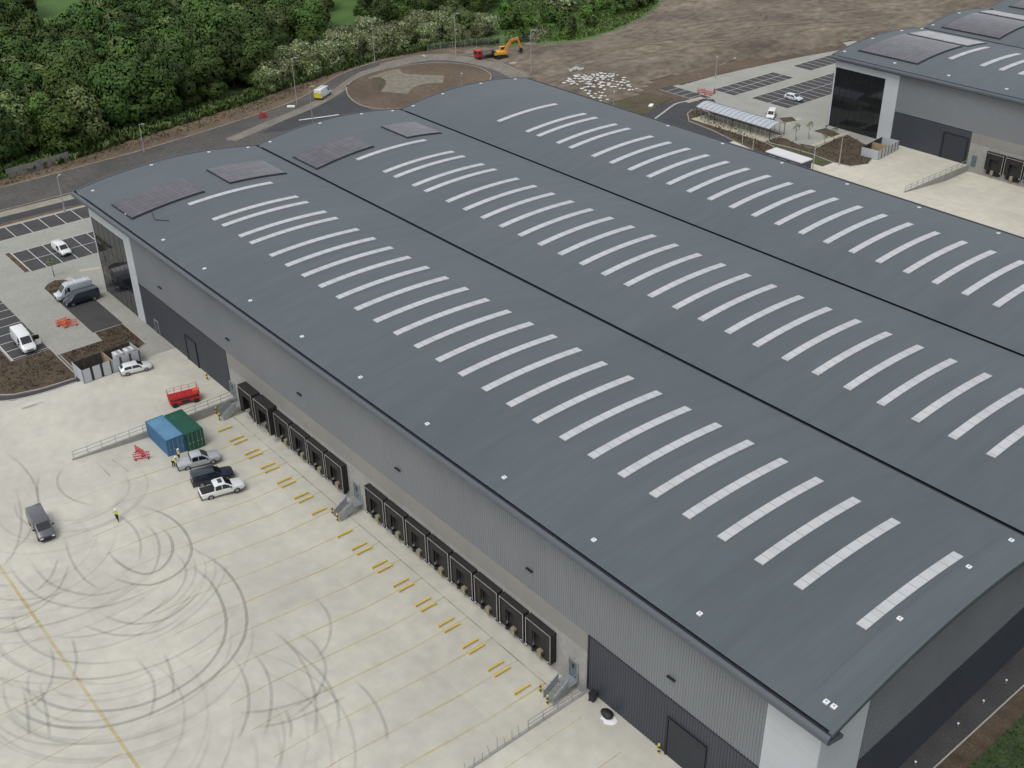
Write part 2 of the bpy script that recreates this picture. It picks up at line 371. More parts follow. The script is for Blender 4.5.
# car park beside the far end
sheet('car_park_paving', [(-37.6,-90),(-20,-90),(-20,-31.4),(9.9,-29.9),(16.6,-27),(16.6,-6),(16.6,-4),(26,-4),(26,1.42),(.9,1.42),(.9,70),(-37.6,70)], -.008, 'paving')
mb = MB(); ln = MB()
def bayrow(x0, x1, y0, y1, pitch, z=-.003, axis='y', mid=None, w=.11, wide=False):
    mb.add([(x0,y0,z),(x1,y0,z),(x1,y1,z),(x0,y1,z)], [(0,1,2,3)])
    L0, L1 = (y0, y1) if axis == 'y' else (x0, x1); k = 0
    while L0+k*pitch <= L1+.01:
        t = L0+k*pitch; k += 1
        if axis == 'y': ln.add([(x0,t-w/2,z+.004),(x1,t-w/2,z+.004),(x1,t+w/2,z+.004),(x0,t+w/2,z+.004)], [(0,1,2,3)])
        else: ln.add([(t-w/2,y0,z+.004),(t+w/2,y0,z+.004),(t+w/2,y1,z+.004),(t-w/2,y1,z+.004)], [(0,1,2,3)])
    for e in ([x0+.06] + ([mid] if mid else []) + ([x1-.06] if wide else [])) if axis == 'y' else ([y0+.06] + ([mid] if mid else [])):
        if axis == 'y': ln.add([(e-w/2,y0,z+.006),(e+w/2,y0,z+.006),(e+w/2,y1,z+.006),(e-w/2,y1,z+.006)], [(0,1,2,3)])
        else: ln.add([(x0,e-w/2,z+.006),(x1,e-w/2,z+.006),(x1,e+w/2,z+.006),(x0,e+w/2,z+.006)], [(0,1,2,3)])
bayrow(-36.8,-30.8,-20.4,67,3.05,wide=True); bayrow(-24.2,-14.6,-5.2,66,2.65,mid=-19.4)
bayrow(-14,14,-18.2,-12.9,2.75,axis='x')
mb.add([(-2.2,-6,-.003),(13.4,-6,-.003),(13.4,-1.3,-.003),(-2.2,-1.3,-.003)], [(0,1,2,3)])
# car park of the other warehouse
sheet('far_car_park_paving', [(-22.5,152.5),(-20,190),(-12,222),(26.5,222),(26.5,155),(29,150),(24.5,142.5),(2.9,146.8),(-2.8,149.5)], -.03, 'paving')
bayrow(-21.5,-15.5,153.5,177,2.5,-.024); bayrow(-8,-1.4,156.5,179,2.5,-.024,mid=-4.7); bayrow(2.5,13.2,158,198,2.5,-.024,mid=7.8)
bayrow(-8.2,-2.5,187,214,2.5,-.024); bayrow(-17,-4,147.2,151.6,2.5,-.02,axis='x')
tag(mb.build('parking_bays', 'bay'), kind='structure'); tag(ln.build('parking_bay_lines', 'whiteline'), kind='structure')
# mulch beds with kerbs
bed = MB(); kb = MB()
def plantbed(poly, z=.03, kerb=True):
    bed.add([(x,y,z) for x,y in poly], [tuple(t) for t in tessellate_polygon([[Vector((x,y,0)) for x,y in poly]])])
    if kerb: kerbline(kb, [(x,y,0) for x,y in poly+poly[:1]], .15, -.04, z+.05)
plantbed([(-24.6,-6.3),(-24.6,-5.35),(-14.8,-5.35),(-14.8,-6.3)])
plantbed([(-6.6,-6.1),(-7.9,-5),(-8.5,-3.6),(-7.8,-2.2),(-3.7,-1.3),(-2.3,-1.6),(-2.3,-6.1)])
plantbed([(13.6,-5.9),(13.6,-1.4),(21.8,-1.4),(23.6,-4.2),(23.6,-12.4),(16.7,-12.4),(16.7,-6)])
plantbed([(-60,-30.5),(-20,-30),(-20,-18.4),(14.2,-18.4),(14.2,-12.8),(23.8,-12.8),(24.9,-13.2),(24.6,-18),(23.6,-21.4),(21.6,-24),(18,-26.2),(9.5,-28.6),(-20,-30.1)][1:])
plantbed([(.6,138.4),(-.4,141),(.4,143.2),(28.4,134.9),(31.2,130.4),(28.5,129.6),(12.6,133.6),(4.6,134.6)])
FARBED = [G2(*q) for q in [(766,137),(784,138),(800,145),(815,149),(846,134),(868,146),(878,152),(868,164),(850,166.5),(832,162),(812,154),(790,147.5),(770,143)]]
plantbed(FARBED)
plantbed([G2(*q) for q in [(813,131),(826,128),(845,136),(834,138.5)]]); plantbed([G2(*q) for q in [(778,118),(792,117),(797,121),(784,123)]])
tag(bed.build('planting_bed', 'mulch'), kind='structure'); tag(kb.build('bed_kerb', 'kerb'), kind='structure')
band = spline([(25.6,-13),(25.4,-18),(24.3,-22),(22,-24.9),(18.4,-27.1),(9.8,-29.5),(-20,-31)], 5)
mb = MB(); ribbon(mb, band, 1.1, .006); tag(mb.build('tarmac_edge_strip', 'asphalt'), kind='structure')
mb = MB(); kerbline(mb, [(x+.45,y-.45,0) for x,y in band], .2, -.02, .05); tag(mb.build('yard_kerb', 'kerb'), kind='structure')
mb = MB(); ribbon(mb, [G2(66,278), G2(80,288)], 1.6, -.001); ribbon(mb, [(-9.5,1.0),(-7.5,6.5)], 1.0, -.001)
CA, CB = G(704.5,102.5,2.9), G(778,124.5,2.9)
ribbon(mb, [(CA.x,CA.y-1.2), (CB.x,CB.y-1.2)], 6.0, .036); ribbon(mb, [G2(785,124), G2(800,118)], 1.4, -.01)
ribbon(mb, [G2(812,146), G2(848,133)], 1.2, .05)
tag(mb.build('flagstone_path', 'paleflag'), kind='structure')
# the other warehouse's road, forecourt and yard
sheet('service_road', [(-9,108),(-7.3,131.2),(-8.2,140.3),(-6.5,146.3),(-2.8,151),(2.9,146.8),(-.7,143.7),(-.9,140.4),(1,137.2),(5,134.2),(12.9,133.2),(21.4,131.6),(26.6,130),(27,122),(20,100),(-5,100)], -.02, 'asphalt')
mb = MB(); kl = spline([G2(*q) for q in [(655,119),(663,113),(676,104),(690,101),(703,98)]], 5); kerbline(mb, [(x,y,0) for x,y in kl], .5, -.05, .1)
tag(mb.build('service_road_kerb', 'kerb'), kind='structure')
mb = MB(); ribbon(mb, [G2(686,102), G2(703,97.5)], 1.6, .0); tag(mb.build('service_road_path', 'paleflag'), kind='structure')
sheet('forecourt', [(24.3,142.5),(29,150),(27,155),(43,155),(43,149.4),(38,143),(33,141.6),(28,139.8),(26,140)], -.012, 'paving')
mb = MB(); yard_patch(mb, 20, 60.9, 90, 133, 90, 90); yard_patch(mb, 60.9, 260, 90, 133, 200, 90); yard_patch(mb, 42, 60.9, 133, 155.2, 20, 30)
yard_patch(mb, 60.9, 260, 133, 155.2, 250, 1)
for p in mb.v: pass
mb.v = [(x,y,z-.006) for x,y,z in mb.v]
o = tag(mb.build('far_yard', 'apron'), kind='structure')
# worked bare earth beyond the site: displaced, rutted grid
def inside(x, y, poly):
    c = False; n = len(poly); j = n-1
    for i in range(n):
        xi, yi = poly[i]; xj, yj = poly[j]
        if (yi > y) != (yj > y) and x < (xj-xi)*(y-yi)/(yj-yi)+xi: c = not c
        j = i
    return c
def edge_dist(x, y, poly):
    p = Vector((x,y)); best = 1e9; n = len(poly)
    for i in range(n):
        a = Vector(poly[i]); b = Vector(poly[(i+1)%n]); d = b-a
        t = max(0, min(1, (p-a).dot(d)/max(d.length_squared,1e-9))); best = min(best, (p-a-d*t).length)
    return best
EARTH = [G2(*q) for q in [(445,50),(500,46.5),(535,44),(580,41),(612,32),(640,19),(662,2)]] + [(-110,262),(-140,330),(-60,420),(60,420),(30,225),(24,224)] + [G2(*q) for q in [(852,40),(836,46),(800,54),(732,62),(655,80)]] + [(-17,140),(-18,121),(-30,123),(-47,132),(-66,135.5)]
step = 1.6; idx = {}; mb = MB(); vs = []; fs = []
x0e, x1e, y0e, y1e = -140, 60, 120, 420
def earth_z(x, y):
    d = min(1, edge_dist(x, y, EARTH)/9)
    v = Vector((x*.055, y*.045, 0)); w = Vector((x*.22, y*.17, 3.1))
    far = 1.9*max(0, noise.noise(Vector((x*.022+3, y*.016, 5)))+.15)
    return -.025 + d*(.35+.6*noise.noise(v)+.22*noise.noise(w)+.10*noise.noise(Vector((x*.7,y*.6,0)))+far)
nx = int((x1e-x0e)/step); ny = int((y1e-y0e)/step)
keep = set()
for i in range(nx):
    for j in range(ny):
        if inside(x0e+(i+.5)*step, y0e+(j+.5)*step, EARTH): keep.add((i,j))
for (i,j) in sorted(keep):
    q = []
    for a, b in ((0,0),(1,0),(1,1),(0,1)):
        k = (i+a, j+b)
        if k not in idx:
            x = x0e+k[0]*step; y = y0e+k[1]*step; idx[k] = len(vs); vs.append((x, y, max(-.03, earth_z(x, y))))
        q.append(idx[k])
    fs.append(tuple(q))
mb.add(vs, fs); tag(mb.build('bare_earth', 'earth', smooth=True), kind='structure')
sheet('brown_topsoil_strip', [G2(*q) for q in [(600,108),(612,98),(650,82),(735,61),(842,42),(850,48),(800,57),(740,70),(655,90),(672,98),(660,105),(640,114)]], .02, 'soil')
sheet('dry_grass_patch', [G2(*q) for q in [(598,106),(622,98),(645,92),(672,99),(660,104),(648,114),(630,114)]], .03, 'drygrass')
# meadow beyond the trees and the green bank by the bare earth
sheet('meadow', [(-300,-50),(-300,420),(-140,420),(-100,262),(-112,235),(-150,190),(-135,110),(-190,40)], -.05, 'grass')
sheet('meadow_gap', [G2(*q) for q in [(312,-10),(372,-10),(364,24),(326,26)]], -.046, 'grass'); sheet('meadow_gap', [G2(*q) for q in [(12,-10),(100,-10),(98,12),(18,22)]], -.046, 'grass')
sheet('grass_bank', [G2(*q) for q in [(505,46),(535,45),(580,41.5),(612,32.5),(640,19.5),(663,1)]] + [(-110,262),(-160,240),(-118,165),(-90,150)], -.048, 'grass')
sheet('gravel_track', spline([G2(*q) for q in [(521,44),(530,34),(533,29),(548,29),(546,33),(541,38),(534,45)]], 3), -.02, 'graystone')
# strip along the near gable
sheet('gable_path', [(136,1.6),(138.6,1.6),(138.6,-3),(140.7,-3),(140.7,120),(136,120)], -.01, 'bay')
sheet('gable_soil', [(140.85,-3),(142.6,-3),(142.6,120),(140.85,120)], -.03, 'mulch')
sheet('gable_lawn', [(142.6,-3),(200,-3),(200,89),(142.6,89)], -.034, 'lawn')
mb = MB(); kerbline(mb, [(140.78,-3,0),(140.78,120,0)], .12, -.05, .05); tag(mb.build('path_kerb', 'kerb'), kind='structure')
# long grass by the near gable and among the trees
# ------------------------------------------------------------------ painted lines and tyre marks on the yard
def faded(name, col, alpha, nscale, lo=.35, hi=.65):
    m = mat(name, col, .85, .15, 1); nt = m.node_tree; b = nt.nodes['Principled BSDF']
    tc = nt.nodes.new('ShaderNodeTexCoord'); n = nt.nodes.new('ShaderNodeTexNoise'); n.inputs['Scale'].default_value = nscale; n.inputs['Detail'].default_value = 5
    nt.links.new(tc.outputs['Object'], n.inputs['Vector'])
    mr = nt.nodes.new('ShaderNodeMapRange'); mr.inputs[1].default_value = lo; mr.inputs[2].default_value = hi; mr.inputs[3].default_value = alpha*(.8 if 'mark' in name else .35); mr.inputs[4].default_value = alpha
    nt.links.new(n.outputs['Fac'], mr.inputs[0]); nt.links.new(mr.outputs[0], b.inputs['Alpha']); return m
M_['mark'] = faded('tyre_mark', (.12,.12,.125), .25, .12, .3, .6); M_['mark2'] = faded('faint_tyre_mark', (.13,.13,.135), .20, .15, .3, .6)
M_['ylines'] = faded('faded_yellow', (.64,.49,.17), .38, .18); M_['yfaint'] = faded('very_faded_yellow', (.55,.36,.14), .34, .12)
M_['stain'] = faded('yard_stain', (.16,.155,.15), .40, .5, .42, .68)
def P1(x, y): return G2(x/2.56, 440+y/2.56)
strong = [[(470,262),(495,274),(560,312),(608,370),(630,440),(622,510),(580,575),(500,640),(400,695),(300,728),(200,738),(120,727),(50,697),(0,664)],
 [(470,305),(490,320),(540,362),(570,420),(579,475),(565,530),(520,590),(450,640),(380,672),(300,691),(200,693),(130,677),(70,642),(20,592)],
 [(350,166),(385,173),(430,190),(470,225),(489,270),(480,310),(450,345),(400,368),(350,370),(300,357),(255,335)],
 [(395,212),(430,238),(442,275),(430,310),(405,334),(370,343),(330,331),(290,302),(272,275)]]
weak = [[(370,212),(398,240),(408,280),(400,320),(385,348)],[(300,190),(340,222),(360,265),(356,310)],[(0,464),(60,450),(110,425),(160,380)],[(0,497),(60,484),(110,458)],
 [(595,550),(628,612),(637,680),(622,740),(605,768)],[(640,532),(680,588),(695,650),(688,720),(672,768)],[(690,478),(742,522),(780,575),(804,640),(810,720),(803,768)],
 [(690,470),(768,542),(822,592),(856,652),(867,710),(860,768)],[(745,478),(800,510),(830,560),(830,600),(812,645),(775,690),(700,735)],[(800,380),(835,425),(845,465),(835,515),(800,560)],
 [(100,90),(95,140),(112,185)],[(165,70),(148,95),(152,125),(185,152),(250,172)],[(125,515),(137,570),(130,622),(100,668),(55,692)],[(184,505),(196,560),(187,610)],[(165,248),(182,305),(215,355),(260,385)],
 [(10,300),(50,360),(110,407),(200,430),(275,425),(350,400),(410,372)],[(70,300),(125,365),(215,396),(285,390),(360,360)],[(345,555),(388,608),(396,660),(380,720)],[(420,545),(440,600),(445,660)],
 [(0,20),(60,70),(95,130),(90,200),(60,260),(0,300)],[(240,440),(330,470),(420,460),(480,420),(520,380)],[(200,470),(300,500),(400,490),(470,450)],[(640,740),(740,720),(830,680),(900,640)],[(600,700),(700,690),(790,660),(850,620)],
 [(60,640),(70,690),(75,768)],[(100,620),(120,700),(128,768)],[(730,690),(745,730),(742,768)],[(900,600),(950,650),(985,720),(990,768)],[(40,120),(55,200),(40,280),(0,330)],[(150,300),(130,350),(90,390)],[(180,310),(150,380),(90,420),(20,440)]]
class Marks:
    """thin ribbons that fade out towards both ends"""
    def __init__(m): m.mb = MB(); m.fade = []; m.k = 0
    def line(m, pts, w, z=.010, strength=1.0):
        m.k += 1; n = len(pts); zz = z+.0006*m.k
        ribbon(m.mb, pts, w, 0, lambda x, y: pitz(x, y)+zz)
        for i in range(n):
            e = min(1, min(i, n-1-i)/(n*.22)); m.fade += [strength*e*e*(3-2*e)]*2
    def build(m, name, mt):
        o = m.mb.build(name, mt, fixn=False); at = o.data.attributes.new('fade', 'FLOAT', 'POINT'); at.data.foreach_set('value', m.fade); return tag(o, kind='structure')
def fade_alpha(m):
    nt = m.node_tree; b = nt.nodes['Principled BSDF']; src = b.inputs['Alpha'].links[0].from_socket
    at = nt.nodes.new('ShaderNodeAttribute'); at.attribute_name = 'fade'; nt.links.new(chain(nt, 'MULTIPLY', src, at.outputs['Fac']), b.inputs['Alpha'])
for k_ in ('mark', 'mark2'): fade_alpha(M_[k_])
mk = Marks()
for l in strong: mk.line(spline([P1(*q) for q in l], 8), .34)
mk.build('tyre_marks', 'mark')
mk = Marks(); rr = random.Random(5)
for l in weak: mk.line(spline([P1(*q) for q in l], 8), .32, .02, .8)
def circ(cx, cy, r, a0, a1, w=.24, s=.6):
    n = 40; q = [(cx+r*math.cos(a0+(a1-a0)*j/n), cy+r*math.sin(a0+(a1-a0)*j/n)) for j in range(n+1)]
    q = [p for p in q if not (PIT[0]-.6 < p[0] < PIT[0]+.6 and p[1] > -22)]
    if len(q) > 8: mk.line(q, w, .02, s)
for cx, cy, r0, n in ((70,-27,6,7),(80,-31,5.5,6),(58,-31,5,7),(97,-33,6,6),(52,-24,4.5,4),(88,-40,6,6)):     # concentric turning circles of the lorries
    for i in range(n):
        r = r0+i*1.45+rr.uniform(-.4,.4); a = rr.uniform(-2.6,.3); x, y = cx+rr.uniform(-1.6,1.6), cy+rr.uniform(-1.6,1.6); sp = rr.uniform(1.2,2.8)
        circ(x, y, r, a, a+sp, .3, rr.uniform(.3,.75)); circ(x, y, r+2.1, a, a+sp, .3, rr.uniform(.25,.6))
mk.build('faint_tyre_marks', 'mark2')
DOCKS = [48.4+4.08*i for i in range(7)]; DOCKS2 = [77.4+4.07*i for i in range(9)]
mb = MB()
for x in DOCKS[1:]+DOCKS2: ribbon(mb, [(x+.35, y) for y in [-.4-.5*i for i in range(0,36)]], .24, 0, lambda x, y: pitz(x, y)+.012)
ribbon(mb, [(48+1.5*i, -35.25) for i in range(0,60)], .34, .012); ribbon(mb, [(48+1.5*i, -35.25) for i in range(0,60)], .3, .016)
for x in (116.5, 121.8): ribbon(mb, [(x, -1.5-i) for i in range(12)], .12, .012)
tag(mb.build('yellow_lane_lines', 'ylines'), kind='structure')
mb = MB()
for i in range(16): ribbon(mb, [(50+3.9*i, y) for y in [-35.6-.9*j for j in range(18)]], .14, .011)
for x in DOCKS[1:]+DOCKS2: ribbon(mb, [(x+.35, y) for y in [-18-.5*i for i in range(0,16)]], .13, 0, lambda x, y: pitz(x, y)+.012)
tag(mb.build('worn_yellow_lines', 'yfaint'), kind='structure')
mb = MB()
for a, b in (((97,462),(110,475)),((112,458),(128,469))): ribbon(mb, [G2(*a), G2(*b)], .16, 0, lambda x, y: pitz(x, y)+.035)
ribbon(mb, [(46.5+i*2, -.5) for i in range(34)], .14, -1.12)
ribbon(mb, [G2(22,409), G2(44,402)], .5, .03)
tag(mb.build('yard_stains', 'stain'), kind='structure')

# pale haul tracks across the bare earth
M_['haul'] = faded('haul_track', (.26,.215,.165), .45, .2, .3, .6); fade_alpha(M_['haul'])
mk = Marks()
for l in ([(535,72),(600,64),(680,52),(760,42),(850,26),(890,16)],[(560,58),(620,47),(700,37),(800,29),(900,18)],[(640,34),(700,25),(790,17),(900,9)],[(600,55),(640,40),(676,22),(715,4)],[(560,68),(600,52),(650,46),(720,45),(800,36)],[(690,60),(740,44),(760,28),(765,8)]):
    P = spline([G2(*q) for q in l], 14)
    for o_ in (0, 2.3, 3.4):
        q = [(x+o_*.55, y+o_*.85) for x, y in P if inside(x+o_*.55, y+o_*.85, EARTH)]
        if len(q) < 6: continue
        n0 = len(mk.mb.v); mk.line(q, 1.1, .05, .9)
        for i in range(n0, len(mk.mb.v)): x, y, z = mk.mb.v[i]; mk.mb.v[i] = (x, y, max(-.02, earth_z(x, y))+.10)
mk.build('haul_tracks', 'haul')
# ------------------------------------------------------------------ WAREHOUSES
def arc(y, y0, y1, r=1.5):
    w = y1-y0; R = (w*w/4+r*r)/(2*r); t = y-(y0+y1)/2
    return math.sqrt(max(0, R*R-t*t))-(R-r)
def roof_bay(par, x0, x1, y0, y1, H, g0=.25, g1=.25, nx=24, ny=28):
    mb = MB(); vs = []
    for i in range(nx+1):
        for j in range(ny+1):
            x = x0+(x1-x0)*i/nx; y = y0+g0+(y1-g1-y0-g0)*j/ny; vs.append((x, y, H+arc(y, y0, y1)))
    mb.add(vs, [(i*(ny+1)+j, (i+1)*(ny+1)+j, (i+1)*(ny+1)+j+1, i*(ny+1)+j+1) for i in range(nx) for j in range(ny)])
    return mb.build('roof', 'roof', par, smooth=True)
def arc_strip(mb, x0, x1, ya, yb, y0, y1, H, lo, hi, n=12):
    """a strip lying on the vault between ya and yb, lo..hi above its surface"""
    vs = []
    for j in range(n+1):
        y = ya+(yb-ya)*j/n; z = H+arc(y, y0, y1); vs += [(x0,y,z+lo),(x0,y,z+hi),(x1,y,z+hi),(x1,y,z+lo)]
    fs = []
    for j in range(n):
        for k in range(4): fs.append((4*j+k, 4*j+(k+1)%4, 4*j+4+(k+1)%4, 4*j+4+k))
    fs += [(3,2,1,0), (4*n,4*n+1,4*n+2,4*n+3)]
    mb.add(vs, fs)
def corr(mb, a0, a1, z0, z1, c, axis='x', out=-1, pitch=.3, d=.05, top=None):
    """ribbed sheet wall; top(a) gives a varying head height"""
    n = max(1, round((a1-a0)/pitch)); p = (a1-a0)/n; prof = []
    for i in range(n):
        b = a0+i*p; prof += [(b,0),(b+.35*p,0),(b+.45*p,d),(b+.9*p,d)]
    prof.append((a1,0)); vs = []
    for a, e in prof:
        zt = top(a) if top else z1
        for z in (z0, zt): vs.append((a, c+out*e, z) if axis == 'x' else (c+out*e, a, z))
    mb.add(vs, [(2*i,2*i+2,2*i+3,2*i+1) for i in range(len(prof)-1)])
def cpart(o, par, loc):
    c = o.copy(); C.objects.link(c); c.parent = par; c.location = loc
    for ch in list(o.children): cpart(ch, c, ch.location)
    return c
H = 17.0; YW = 1.42; BAYS = [(0,31.5),(31.5,61.0),(61.0,91.1)]; XE = 140.75; XW = 139.2
def shear(o, full=True):
    for v in o.data.vertices: v.co.x -= .03*v.co.y*(1 if full else v.co.x/XE)
    return o
wh = thing('warehouse', 'vast grey warehouse under three shallow vaulted roofs with black loading docks', 'warehouse', (0,0,0))
for a, b in BAYS: shear(roof_bay(wh, -.1, XE-.35, a, b, H), False)
mb = MB()
for a, b in BAYS[:2]: mb.box(0, XE-.36-.03*b, b-.26, b+.26, H-.35, H-.12)
mb.box(0, XE-.36, -.14, .26, H-.35, H-.10)
mb.box(0, XE-.36-2.73, 91.1-.36, 91.1+.2, H-.35, H-.10)
mb.build('gutter', 'gutter', wh)
mb = MB()   # rounded eaves along both long sides
pe = [(-.14,H+.04)] + [(-.14-.38*math.sin(t), H+.04-.42+.42*math.cos(t)) for t in [PI/2*i/7 for i in range(1,8)]] + [(-.48,H-.6),(-.34,H-.78),(YW+.1,H-1.25),(YW+.1,H-.9),(-.1,H-.6)]
mb.profile_x(pe, -.1, XE); mb.build('eave_trim', 'eave', wh)
mb = MB(); mb.profile_x([(91.1+.1-y, z) for y, z in pe], -.1, XE-2.73); mb.build('eave_trim', 'eave', wh)
mb = MB()   # verges at both gables
for a, b in BAYS:
    for x0_, x1_ in ((XE-.36,XE),(-.3,-.1)):
        mb = MB(); arc_strip(mb, x0_, x1_, a+.02, b-.02, a, b, H, -.32, .09, 24); o_ = mb.build('verge_trim', 'roof', wh); x0_ > 5 and shear(o_)
mb = MB()
for a, b in BAYS: mb = MB(); arc_strip(mb, XE-.3, XE-.04, a+.02, b-.02, a, b, H, -.50, -.33, 24); shear(mb.build('verge_fascia', 'gutter', wh))
# rooflights
SX = [19.9,27.5,30.4,35.3,38.4] + [43.8+4.105*i for i in range(22)] + [136.1]
for (a, b), (ya, yb) in zip(BAYS, ((9.6,23.3),(38.7,52.2),(67.8,81.3))):
    mb = MB(); arc_strip(mb, -.47, .47, ya, yb, a, b, H, -.02, .09, 16); p = None
    for x in SX:
        if p is None: p = mb.build('rooflight', 'skylight', wh); p.location = (x,0,0)
        else: cpart(p, wh, (x,0,0))
# solar arrays
for x0, x1, ya, yb, bi in ((10,17.2,1.9,13.4,0),(9,16.6,18.0,27.6,0),(9.8,17.2,32.8,43.6,1),(9.6,17.2,50.4,57.3,1)):
    mb = MB(); arc_strip(mb, x0, x1, ya, yb, *BAYS[bi], H, .10, .20, 10); mb.build('solar_array', 'solar', wh)
    mb = MB(); arc_strip(mb, x0-.12, x1+.28, ya-.12, yb+.12, *BAYS[bi], H, .03, .09, 10); mb.build('solar_array_frame', 'gutter', wh)
mb = MB()
for q in ((16.9,5,20.5,3.9),(20.5,3.9,22.6,5.2)):
    mb.sweepbox((q[0],q[1],H+arc(q[1],0,31.5)+.08), (q[2],q[3],H+arc(q[3],0,31.5)+.06), .08, .06)
mb.build('cable_tray', 'gutter', wh)
mb = MB().use('ventwhite').box(-.2,.2,-.2,.2,-.1,.10).use('galv').box(-.08,.08,-.08,.08,.10,.13); pv = None
def vent(x, y):
    global pv
    a, b = [q for q in BAYS if q[0] <= y <= q[1]][0]; loc = (x, y, H+arc(y, a, b))
    if pv is None: pv = mb.build('roof_vent', None, wh); pv.location = loc
    else: cpart(pv, wh, loc)
for i in range(12): vent(2.6+12.37*i, 2.0)
vent(139.3, 2.05)
for y in (12.5,22.4,29.4,33.6,43.5,52,58.6,63.2,70,79,87.5): vent(.9, y); vent(137.6, y)
for i in range(3,12): vent(2.6+12.37*i, 89.4)
mb = MB()
for bi, (a, b) in enumerate(BAYS):
    ys = [a+2+(b-a-4)*i/12 for i in range(13)]
    for p, q in zip(ys, ys[1:]): mb.bar((137.6,p,H+arc(p,a,b)+.13), (137.6,q,H+arc(q,a,b)+.09), .007, 4)
shear(mb.build('safety_line', 'eave', wh))
# long wall
mb = MB(); corr(mb, 15.9, 134.2, 6.85, H-1.2, YW); mb.build('upper_cladding', 'cladding', wh, fixn=False)
mb = MB(); corr(mb, 15.9, 43.4, 0, 6.8, YW, pitch=.32); mb.build('lower_cladding', 'darkclad', wh, fixn=False); mb = MB(); corr(mb, 114.3, 134.2, 0, 6.8, YW, pitch=.32); mb.build('lower_cladding', 'darkclad', wh, fixn=False)
mb = MB().box(15.9,43.4,YW-.09,YW+.02,6.76,6.88).box(43.3,43.5,YW-.09,YW+.02,0,6.76)
mb.build('cladding_flashing', 'mullion', wh)
mb = MB().box(114.3,134.2,YW-.09,YW+.02,6.76,6.88).box(114.2,114.4,YW-.09,YW+.02,0,6.76); mb.build('cladding_flashing', 'mullion', wh)
mb = MB().box(43.5,114.2,YW,YW+.3,-1.4,4.5); mb.build('dock_wall', 'dado', wh)
mb = MB().box(43.5,114.2,YW-.03,YW+.2,4.53,6.82); mb.build('panel_band', 'band', wh)
mb = MB().box(13.2,15.87,YW-.06,YW+.3,0,H-1.22).box(.6,13.2,YW-.06,YW+.3,12.9,H-1.22).box(.6,.95,YW-.06,YW+.3,0,12.9)
mb.build('corner_panel', 'whiteclad', wh); mb = MB()
mb.box(134.23,XW-.02,YW-.06,YW+.3,0,H-1.22).box(XW-.3,XW+.02,YW-.04,7.35,0,H+.15)
mb.build('corner_panel', 'whiteclad', wh)
mb = MB().box(.95,13.2,YW+.02,YW+.12,.05,12.88); gz = mb.build('glazing', 'glass', wh)
mb = MB()
for i in range(7): mb.box(.95+12.25*i/6-.012,.95+12.25*i/6+.012,YW+.0,YW+.019,0,12.88)
for z in (0.04,4.2,8.5,12.86): mb.box(.95,13.2,YW-.005,YW+.018,z-.02,z+.02)
mb.build('glazing_bars', 'mullion', gz)
mb = MB().box(.6,.72,YW+.3,12,.05,12.88); g2 = mb.build('glazing', 'glass', wh)
mb = MB()
for j in range(8): mb.box(.55,.59,YW+.3+10.6*j/7-.03,YW+.3+10.6*j/7+.03,0,12.88)
for z in (2.1,4.2,6.4,8.5,10.7): mb.box(.56,.595,YW+.3,12,z-.03,z+.03)
mb.build('glazing_bars', 'mullion', g2)
# far gable, near gable, back wall
mb = MB()
for k, (a, b) in enumerate(BAYS):
    top = lambda y, a=a, b=b: H+arc(min(max(y,a),b), a, b)-.3
    corr(mb, max(a,12.0), b, 0, 0, .6, 'y', -1, 1.2, top=top)
mb.box(.6,.8,YW,12,12.9,H+.3)
mb.build('far_gable_cladding', 'cladding', wh, fixn=False)
mb = MB()
for k, (a, b) in enumerate(BAYS):
    top = lambda y, a=a, b=b: H+arc(min(max(y,a),b), a, b)-.3
    corr(mb, max(a,7.37), b, 7.05, 0, XW, 'y', 1, .34, top=top)
shear(mb.build('gable_upper_cladding', 'gablegrey', wh, fixn=False))
mb = MB(); corr(mb, 7.37, 91.0, 0, 7.0, XW, 'y', 1, .34, .04); shear(mb.build('gable_lower_cladding', 'gabledark', wh, fixn=False))
mb = MB().box(.6,XW-2.7,89.6,89.9,0,H-.9); mb.build('rear_wall', 'cladding', wh)
# doors on the long wall
mb = MB().use('doorgrey').box(124.6,128.75,YW-.12,YW-.065,0,4.5); d = mb.build('roller_door', None, wh)
mb = MB()
for i in range(1,14): mb.box(124.75,128.6,YW-.135,YW-.121,i*.32-.02,i*.32+.02)
mb.build('slats', 'mullion', d)
mb = MB().box(124.4,124.58,YW-.2,YW-.04,0,4.65).box(128.77,128.95,YW-.2,YW-.04,0,4.65).box(124.58,128.77,YW-.2,YW-.04,4.52,4.68); mb.build('door_frame', 'mullion', d)
mb = MB().box(30.6,33.6,YW-.12,YW-.065,0,3.9); d = mb.build('roller_door', 'doorgrey', wh)
mb = MB().box(30.4,30.58,YW-.2,YW-.04,0,4.05).box(33.62,33.8,YW-.2,YW-.04,0,4.05).box(30.58,33.62,YW-.2,YW-.04,3.92,4.08); mb.build('door_frame', 'mullion', d)
dr = None
for x, m in ((20.3,'doorgrey'),(43.95,'steeldoor'),(74.6,'steeldoor'),(112.3,'steeldoor')):
    mb = MB().use(m).box(-.55,.55,YW-.1,YW-.005,.02,2.15).use('galv').box(-.68,-.56,YW-.14,YW-.005,.02,2.28).box(.56,.68,YW-.14,YW-.005,.02,2.28).box(-.56,.56,YW-.14,YW-.005,2.16,2.28).use('carglass').box(-.18,.18,YW-.112,YW-.101,1.2,1.8)
    d = mb.build('personnel_door', None, wh); d.location = (x,0,0)
    MB().box(.36,.46,YW-.18,YW-.113,1.0,1.08).build('handle', 'galv', d)
wl = MB().use('mullion').box(-.45,.45,YW-.3,YW-.06,9.25,9.36).use('lens_white').box(-.3,.3,YW-.28,YW-.1,9.22,9.248); fl = None
